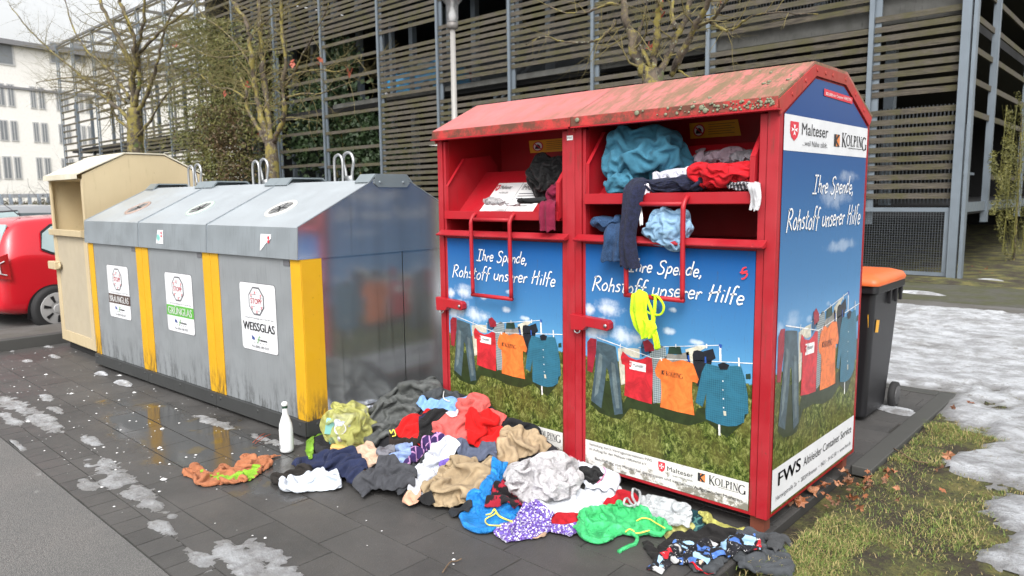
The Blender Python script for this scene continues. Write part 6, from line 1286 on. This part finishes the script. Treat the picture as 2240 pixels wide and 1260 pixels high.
garment('printed_pyjamas','blue and black picture printed pyjama top lying on the dark shirt','pyjamas',3,[(945,1100),(1050,1028),(1160,908),(1250,888),(1400,898),(1560,908),(1700,848),(1790,818),(1845,962),(1700,955),(1600,1005),(1450,1035),(1360,1095),(1250,1055),(1150,1055),(1060,1133)],FB('picture_print',(.1,.2,.4),None,'comic'),(1.3,1.25),.3,amp=.022,lam=12)
garment('trim','red cuff trim sticking out below the printed pyjama top','cuff',3,[(1260,1070),(1320,1080),(1390,1130),(1480,1150),(1440,1162),(1330,1140)],FB('red_trim',(.6,.01,.02)),(1.1,1.1))
garment('vest','beige pink vest beside the yellow sack','vest',1,[(725,720),(850,668),(925,690),(995,740),(975,805),(875,855),(820,895),(780,785)],FB('beige_pink',(.55,.38,.28)),(1.3,1.25),.6,amp=.025)
garment('sweatshirt','grey sweatshirt hem between the beige vest and the pale blue shirt','sweatshirt',1,[(940,720),(1000,690),(1070,660),(1110,700),(1040,790),(980,790)],FB('grey_marl',(.15,.15,.17)),(1.25,1.2))
garment('trousers','navy blue trousers at the left end of the heap','trousers',1,[(195,840),(380,785),(520,728),(700,728),(835,850),(765,945),(722,1025),(640,965),(480,905),(390,880),(270,885)],FB('navy_cloth',(.018,.024,.06)),(1.35,1.3),.9,amp=.035,lift=.02)
garment('jacket','charcoal grey jacket lying left of the white shirt','jacket',1,[(735,1000),(820,908),(960,818),(1100,796),(1225,848),(1290,900),(1270,985),(1150,1068),(970,1065),(900,1065),(830,1125),(750,1058)],FB('charcoal_cloth',(.055,.057,.065)),(1.3,1.25),.6,amp=.04,lift=.02)
garment('hairy_scarf','black lacy scarf under the white bundle at the left end','scarf',1,[(-5,950),(100,920),(200,880),(330,890),(335,930),(150,965),(60,1015),(0,1005)],FB('black_lace',(.02,.017,.015)),(1.3,1.3),amp=.015,lam=16)
garment('white_bundle','rolled white cloth bundle at the left end of the heap','cloth',1,[(78,990),(150,950),(320,935),(390,930),(430,905),(510,935),(605,985),(580,1045),(400,1075),(150,1072),(95,1030)],FB('white_flannel',(.58,.62,.68)),(1.25,1.4),.1,amp=.06,lift=.06,lam=6,bend=.5)
# two coloured cloth by the puddle
gb=garment('crumpled_bag','crumpled brown and bright green paper bag lying on the wet paving','bag',7,[(175,455),(280,345),(340,360),(460,430),(520,435),(600,372),(760,390),(840,300),(900,245),(1030,240),(1070,270),(1330,238),(1130,310),(1212,310),(1200,375),(980,535),(700,575),(450,595),(240,505)],[FB('rust_cloth',(.33,.125,.06)),FB('lime_cloth',(.20,.37,.03))],(1.5,1.35),.4,amp=.06,lam=12,lift=.035,sp=.013,bend=.15)
g0=np.array([onheap(*crop(7,a,b))[:2] for a,b in [(340,370),(460,440),(560,440),(640,430),(780,430),(900,390),(1000,350),(1110,320),(1080,420),(980,520),(780,500),(560,520),(500,470),(330,400)]])
def inpoly(B,q):
    r=False; j=len(B)-1
    for i in range(len(B)):
        if (B[i][1]>q[1])!=(B[j][1]>q[1]) and q[0]<(B[j][0]-B[i][0])*(q[1]-B[i][1])/(B[j][1]-B[i][1]+1e-12)+B[i][0]: r=not r
        j=i
    return r
for p_ in gb.data.polygons:
    c_=sum((gb.data.vertices[v].co for v in p_.vertices),Vector())/3+gb.location
    if inpoly(g0,(c_[0],c_[1])): p_.material_index=1
# drawstrings and handles
def cord(px,r,name,label,mat,dz=.004,cat='cord',sink=None,parent=None):
    P=[onheap(*q) for q in px]; P=[(p[0],p[1],float(hget(H,np.array([p[0]]),np.array([p[1]]))[0])+dz) for p in P]; m=MB(); m.tube(smoothpts(P,5),r,6); 
    if parent: l=parent.location; m.v=[(a-l[0],b-l[1],c-l[2]) for a,b,c in m.v]; return m.build(name,mat,parent,smooth=True)
    o=m.build(name,mat,origin=P[0],smooth=True); return tag(o,label,cat)
ob=lambda n,s='':[o for o in scn.objects if o.name.startswith(n) and s in o.get('label','')][0]
yc=plain('yellow_cord',(.75,.68,.10),.5)
bb=ob('blue_bag'); cord([crop(2,*q) for q in [(640,940),(680,930),(705,905),(712,930),(650,965),(635,990),(660,1015),(720,1030),(755,1032)]],.0035,'drawstring','',yc,parent=bb); cord([crop(2,*q) for q in [(705,905),(740,950),(790,975),(840,995)]],.005,'drawstring','',yc,parent=bb)
gbg=ob('green_bag'); cord([crop(3,*q) for q in [(820,700),(870,685),(930,700),(980,730),(1060,780)]],.0035,'drawstring','',yc,parent=gbg); cord([crop(3,*q) for q in [(725,795),(760,775),(800,790),(780,805),(850,810),(930,808)]],.0035,'drawstring','',yc,parent=gbg)
m_=film('green_film',(.10,.80,.28),.93,.22,.10)
o=cord([crop(3,*q) for q in [(775,800),(800,835),(825,860),(810,895),(760,915),(700,945),(668,965)]],[.008,.011,.012]+[.012]*20+[.013]*7+[.006] if False else .010,'handle','',m_,parent=gbg)
wbg=ob('white_bag'); wf=film('white_film',(.74,.78,.80),.94,.25,.08)
cord([crop(3,*q) for q in [(810,600),(760,590),(715,575),(722,530),(745,525),(770,560),(805,600)]],.006,'handle','',wf,.012,parent=wbg); cord([crop(3,*q) for q in [(815,600),(785,520),(790,470),(815,445),(845,480),(850,540),(830,600)]],.007,'handle','',wf,.02,parent=wbg)
cord([crop(1,*q) for q in [(1060,530),(1075,545),(1095,510),(1115,560),(1085,575)]],.004,'yellow_ribbon','small yellow ribbon on the edge of the bright red jacket',yc,cat='ribbon')
hd_=ob('hood'); cord([crop(3,*q) for q in [(490,385),(540,330),(558,285),(540,250)]],.003,'piping','',plain('pink_piping',(.7,.2,.35),.6),parent=hd_)
ht=ob('hooded_top'); cord([crop(2,*q) for q in [(320,10),(315,40),(345,65),(365,78)]],.003,'cord','','inkwhite',parent=ht)
# crumpled volumes ------------------------------------------------------------
def crumple(name,label,cat,center,rad,mat,seed,amp=.25,freq=2.2,sub=5,flat=0.,rot=0.,group=None,parent=None,creases=3,c=1.5,bend=.7):
    """crumpled bundle: a closed cloth skin, too large for its core, relaxed until it buckles"""
    import bmesh
    sub=min(sub,5) if max(rad)>.10 else min(sub,4)
    bm=bmesh.new(); bmesh.ops.create_icosphere(bm,subdivisions=sub,radius=1); U=np.array([tuple(v.co) for v in bm.verts]); F=np.array([[v.index for v in f.verts] for f in bm.faces]); bm.free()
    rs=np.random.default_rng(seed); off=rs.uniform(-50,50,3); rad=np.array(rad)
    nz=np.array([mnoise.noise(Vector(u*freq+off))+.6*mnoise.noise(Vector(u*freq*2.3+off)) for u in U]); lo=np.array([mnoise.noise(Vector(u*1.1+off)) for u in U])
    base=U*(1+.30*lo)[:,None]*rad; P=base*(1+.22*nz)[:,None]; core=.86*(1+.30*lo)
    E={}
    for f in F:
        for a,b,d in ((f[0],f[1],f[2]),(f[1],f[2],f[0]),(f[2],f[0],f[1])): E.setdefault((min(a,b),max(a,b)),[]).append(d)
    ed=np.array(list(E)); bd=np.array([v for v in E.values()]); an=np.abs(U@np.array([math.cos(seed),math.sin(seed),.3])) 
    B0=U*rad; Le=np.linalg.norm(B0[ed[:,1]]-B0[ed[:,0]],axis=1)*c*(1+.25*lo[ed[:,0]]); Lb=np.linalg.norm(B0[bd[:,1]]-B0[bd[:,0]],axis=1)*c; n=len(U); cnt=(np.bincount(ed.ravel(),minlength=n)+.5*np.bincount(bd.ravel(),minlength=n))[:,None]; Vv=np.zeros_like(P); g=max(rad)*3
    for s_ in range(45):
        Vv[:,2]-=g*.012; Q=P+Vv*.012
        for it in range(8):
            dl=np.zeros_like(Q); d=Q[ed[:,1]]-Q[ed[:,0]]; l=np.linalg.norm(d,axis=1)+1e-9; q=d*((l-Le)/l*.5)[:,None]
            for k in range(3): dl[:,k]+=np.bincount(ed[:,0],q[:,k],n)-np.bincount(ed[:,1],q[:,k],n)
            d=Q[bd[:,1]]-Q[bd[:,0]]; l=np.linalg.norm(d,axis=1)+1e-9; q=d*(np.minimum(l-Lb*.92,0)/l*.5*bend)[:,None]
            for k in range(3): dl[:,k]+=np.bincount(bd[:,0],q[:,k],n)-np.bincount(bd[:,1],q[:,k],n)
            Q+=dl/cnt*1.6; u=Q/rad; r=np.linalg.norm(u,axis=1)+1e-9; k=r<core; Q[k]*=(core[k]/r[k])[:,None]; hi=1.22*(1+.30*lo); k=r>hi; Q[k]*=(1+(hi[k]/r[k]-1)*.4)[:,None]
            if flat: k=Q[:,2]<-flat*rad[2]; Q[k,2]=-flat*rad[2]
        Vv=(Q-P)/.012*.8; sp=np.linalg.norm(Vv,axis=1); k=sp>.8; Vv[k]*=(.8/sp[k])[:,None]; P=Q
    cr,sr=math.cos(rot),math.sin(rot); P=np.column_stack([P[:,0]*cr-P[:,1]*sr,P[:,0]*sr+P[:,1]*cr,P[:,2]])
    me=bpy.data.meshes.new(name); me.from_pydata(P.tolist(),[],[tuple(map(int,f)) for f in F]); me.materials.append(M[mat] if isinstance(mat,str) else mat); me.polygons.foreach_set('use_smooth',[True]*len(F))
    o=bpy.data.objects.new(name,me); scn.collection.objects.link(o); o.location=center; s=o.modifiers.new('sub','SUBSURF'); s.levels=s.render_levels=1
    if parent: o.parent=parent
    if label: tag(o,label,cat,group)
    return o
tul=film('tulle',(.74,.72,.74),.96,.8,.06)
tc=onheap(*crop(2,1050,680)); crumple('tulle_skirt','puffy white tulle skirt lying in the middle right of the heap','skirt',(tc[0]-.0,tc[1]+.05,.13),(.175,.165,.11),tul,4,.30,3.2,6,.8,c=1.75,bend=.4,group=GRP,creases=4)
fc=onheap(*crop(3,430,320)); crumple('fur_hat','curly black fur collar lying on the white hood','fur',(fc[0],fc[1],fc[2]+.01),(.065,.05,.045),knit('black_fur',(.012,.012,.013)),9,.9,5,5,group=GRP)
fc=onheap(*crop(3,280,375)); crumple('fur_tail','black fur strip beside the curly fur collar','fur',(fc[0],fc[1],fc[2]+.0),(.08,.03,.02),knit('black_fur',(.012,.012,.013)),10,.9,5,4,group=GRP,rot=.2)
# yellow sack with packaging inside
sx,sy,_=gz(*crop(1,600,740)); sack=thing('yellow_sack','see through yellow recycling sack full of packaging beside the yellow corner strip','sack',(sx,sy+.06,0),0,GRP)
crumple('film',None,None,(0,.02,.145),(.165,.13,.165),film('sack_film',(.78,.78,.24),.6,.2,.08),21,.28,2.0,6,.85,creases=4,parent=sack)
def inner(name,dx,dy,z,s,rot,mat):
    o=MB().box((-s[0]/2,-s[1]/2,-s[2]/2),(s[0]/2,s[1]/2,s[2]/2)).build(name,mat,sack,bevel=.003); o.location=(dx,dy,z); o.rotation_euler=rot; return o
inner('packet',-.045,-.075,.185,(.085,.04,.10),(.3,.2,.9),plain('turquoise_card',(.28,.62,.60),.5)); inner('packet',-.01,-.085,.11,(.07,.03,.03),(.2,-.3,.8),plain('teal_card',(.08,.38,.42),.5))
inner('packet',.065,-.105,.065,(.10,.05,.055),(.1,.05,.75),plain('orange_card',(.72,.42,.14),.5))
o=MB().lathe([(.03,-.04),(.038,.04),(.036,.04),(.028,-.036)],(0,0,0),20).build('cup',plain('white_cup',(.72,.72,.72),.4),sack,smooth=True); o.location=(.055,-.07,.19); o.rotation_euler=(1.2,.3,.5)
o=MB().lathe([(.02,-.03),(.02,.03)],(0,0,0),16).build('tin',plain('grey_tin',(.45,.46,.48),.35,.5),sack,smooth=True); o.location=(.04,-.08,.13); o.rotation_euler=(1.5,.3,1.2)
crumple('knot',None,None,(-.07,-.02,.30),(.045,.02,.03),film('sack_film',(.78,.78,.24),.8,.2,.08),23,.5,3,4,parent=sack)
bumpH(sx,sy+.06,.17,.15,.26)
garment('blouse','white and grey blouse draped on top of the yellow sack','blouse',1,[(535,410),(600,335),(680,278),(835,300),(845,375),(800,425),(700,405),(580,435)],FB('pale_grey_print',(.42,.44,.50),(.68,.68,.70),'blotch'),(1.35,1.3),amp=.03,lift=.02)
garment('green_wrapper','lime green plastic wrapper standing against the yellow sack','wrapper',1,[(290,700),(305,560),(340,498),(380,550),(350,740),(310,752)],film('lime_film',(.28,.55,.05),.95,.3,.2),(1.15,1.1),amp=.03,thick=.002)
# garments round the open trays -------------------------------------------------
def C3(px,py,y): p=gy(px,py,y); return tuple(p)
crumple('fleece_blanket','teal blue fleece blanket bundled up in the tray of the nearer red container','blanket',C3(1412,345,.16),(.20,.15,.155),FB('teal_fleece',(.040,.15,.225)),31,.42,1.6,6,creases=2)
crumple('fleece_blanket','end of the teal fleece bundle hanging over the left of the tray','blanket',C3(1358,400,.03),(.085,.06,.06),FB('teal_fleece2',(.045,.165,.245)),33,.4,2.0,5,rot=.4)
crumple('pillow','pale lilac pillow lying at the back of the nearer tray','pillow',C3(1585,345,.34),(.17,.12,.05),FB('lilac_cloth',(.35,.27,.32)),35,.3,1.8,5)
crumple('shirt','crumpled white shirt between the teal blanket and the red top in the nearer tray','shirt',C3(1480,385,.12),(.15,.10,.05),FB('white_shirt2',(.60,.60,.68)),36,.45,2.4,5,rot=-.2)
crumple('red_top','bright red top lying in the right half of the nearer tray','top',C3(1585,382,.06),(.17,.11,.06),FB('tray_red_cloth',(.50,.010,.018)),37,.42,1.9,6,creases=2)
crumple('cotton_top','pale grey cotton top behind the red top in the nearer tray','top',C3(1635,350,.25),(.08,.06,.045),FB('grey_cotton',(.30,.29,.32)),38,.35,2,5)
nk=knit('navy_knit',(.011,.015,.048))
crumple('cardigan','navy knitted cardigan lying along the lip of the nearer tray','cardigan',C3(1475,402,.015),(.20,.06,.038),nk,39,.5,2.6,6,rot=0)
def hang(name,label,cat,path,widths,thick,mat,seed,folds=3,amp=.012,solid=.004,nrm=(0,-1,0),parent=None,group=None,closed=False):
    """cloth strip following path (3D), width along X, with vertical folds"""
    rs=np.random.default_rng(seed); P=smoothpts(path,8); n=len(P); w_=np.interp(np.linspace(0,1,n),np.linspace(0,1,len(widths)),widths); K=30; vs=[]; ph=rs.uniform(0,6)
    for i,p in enumerate(P):
        a=P[max(0,i-1)]; b=P[min(n-1,i+1)]; d=(b-a)/(np.linalg.norm(b-a)+1e-9); X=np.array([1,0,0.]); N=np.cross(X,d); N/=np.linalg.norm(N)+1e-9
        if N@np.array(nrm)<0: N=-N
        t=i/(n-1)
        for k in range(K+1):
            u=k/K-.5; f=math.sin(u*folds*6.28+ph+.8*math.sin(t*4+ph))*amp*(.35+t)+amp*.8*mnoise.noise(Vector((u*5,t*5,seed)))+ (thick*(1-(2*u)**2))
            q=p+X*(u*w_[i]*(1+.06*mnoise.noise(Vector((t*6,seed,u)))))+N*f+d*(.02*mnoise.noise(Vector((u*4,seed,3)))*t); vs.append(q)
    F=[(i*(K+1)+k,i*(K+1)+k+1,(i+1)*(K+1)+k+1,(i+1)*(K+1)+k) for i in range(n-1) for k in range(K)]
    return meshobj(name,np.array(vs),F,mat,solid,label,cat,group,parent)
def HP(lst): return [C3(*q) for q in lst]
hang('sleeve','navy knitted sleeve hanging down over the front of the nearer red container','sleeve',HP([(1400,400,.02),(1388,418,-.05),(1380,470,-.075),(1374,520,-.085),(1378,565,-.085),(1380,585,-.08)]),[.12,.12,.10,.09,.10,.11],.030,nk,41,1.5,.008,.012)
hang('shorts','dark denim shorts hanging out below the tray of the nearer red container','shorts',HP([(1345,490,.02),(1345,508,-.06),(1343,540,-.07),(1338,572,-.07)]),[.10,.13,.13,.12],.012,FB('dark_denim',(.02,.045,.10),None,'denim'),42,1.5,.012,.006)
crumple('jeans','dark blue jeans stuffed under the tray of the nearer red container','jeans',C3(1330,487,.05),(.095,.08,.038),FB('dark_denim2',(.022,.05,.11),None,'denim'),43,.4,2.2,5)
crumple('towel','light blue towel ball resting on the ledge behind the handle','towel',C3(1462,500,-.015),(.115,.06,.095),FB('light_blue_terry',(.22,.36,.51)),44,.42,2.0,6,creases=3)
hang('strap','white cloth strap hanging beside the light blue towel','strap',HP([(1398,452,.0),(1402,470,-.06),(1404,492,-.06)]),[.03,.02,.014],.004,'inkwhite',45,1,.004)
hang('sock','pale grey sock hanging over the right end of the nearer tray','sock',HP([(1648,402,.0),(1650,412,-.05),(1654,435,-.055),(1650,460,-.055)]),[.065,.06,.05,.045],.012,FB('pale_sock',(.50,.50,.52)),46,1,.005)
crumple('grey_socks','grey striped socks at the right end of the nearer tray','socks',C3(1625,405,.01),(.07,.04,.022),FB('striped_socks',(.06,.06,.07),(.45,.45,.48),'stripe'),47,.5,3,5)
crumple('white_cloth','white lace cloth peeking out under the navy cardigan','cloth',C3(1408,418,-.02),(.035,.02,.04),FB('white_lace',(.66,.62,.68)),48,.5,3,4)
crumple('black_bag','black plastic bag filling the right side of the farther tray','bag',C3(1206,384,.20),(.12,.11,.125),film('black_film',(.008,.008,.009),1.,.45,.0),51,.35,1.8,5)
crumple('maroon_top','maroon beaded top bunched at the right end of the farther tray','top',C3(1218,425,.04),(.05,.05,.06),FB('maroon_top',(.14,.008,.03)),52,.4,2.5,5)
hang('sleeve','maroon sleeve hanging over the lip of the farther tray','sleeve',HP([(1200,440,.0),(1198,449,-.05),(1197,475,-.062),(1197,506,-.062)]),[.12,.12,.115,.11],.012,FB('maroon_sleeve',(.17,.010,.035)),53,2,.007)
crumple('belt_bag','black bundle with a strap lying on the lip of the farther tray','bundle',C3(1172,438,.0),(.15,.035,.018),FB('black_bundle',(.012,.012,.013)),54,.5,3,5,rot=.05)
crumple('plastic_wrap','clear plastic wrapping lying on the lip of the farther tray','wrapping',C3(1080,440,.02),(.07,.04,.026),film('clear_wrap',(.72,.72,.74),.6,.15,.2),55,.6,3,5)
crumple('tissue','white tissue lying on the lip beside the clear wrapping','tissue',C3(1122,445,.0),(.06,.025,.015),FB('tissue_white',(.7,.7,.72)),56,.6,3,4)
# neon bikini top over the handle
nb=FB('neon_cloth',(.52,.82,.02)); nb_t=thing('bikini_top','neon yellow bikini top hanging from the handle of the nearer red container','bikini top',C3(1405,645,-.09)); l0=np.array(nb_t.location)
def loc_(lst): return [tuple(np.array(C3(*q))-l0) for q in lst]
hang('cup',None,None,loc_([(1402,644,-.06),(1400,650,-.095),(1398,680,-.10),(1405,712,-.10),(1412,738,-.09)]),[.085,.10,.105,.10,.03],.025,nb,61,2,.008,.004,parent=nb_t)
m=MB()
for pts in ([(1415,652,-.09),(1428,690,-.10),(1424,720,-.10),(1432,745,-.095),(1438,765,-.09)],[(1434,645,-.085),(1432,680,-.095),(1428,715,-.1),(1418,735,-.1)]): m.tube(smoothpts(loc_(pts),5),.009,6)
m.tube(smoothpts(loc_([(1426,645,-.08),(1440,650,-.095),(1452,670,-.10),(1446,687,-.10),(1428,688,-.10),(1412,680,-.09)]),6),.006,6); m.build('strap',nb,nb_t,smooth=True)
hang('band',None,None,loc_([(1425,716,-.10),(1434,735,-.10),(1438,762,-.095)]),[.05,.04,.025],.01,nb,62,2,.006,.004,parent=nb_t)
hang('cup',None,None,loc_([(1416,700,-.10),(1422,715,-.105),(1418,738,-.10)]),[.08,.09,.05],.02,nb,63,2,.006,.004,parent=nb_t)
print('OBJ',len(scn.objects))
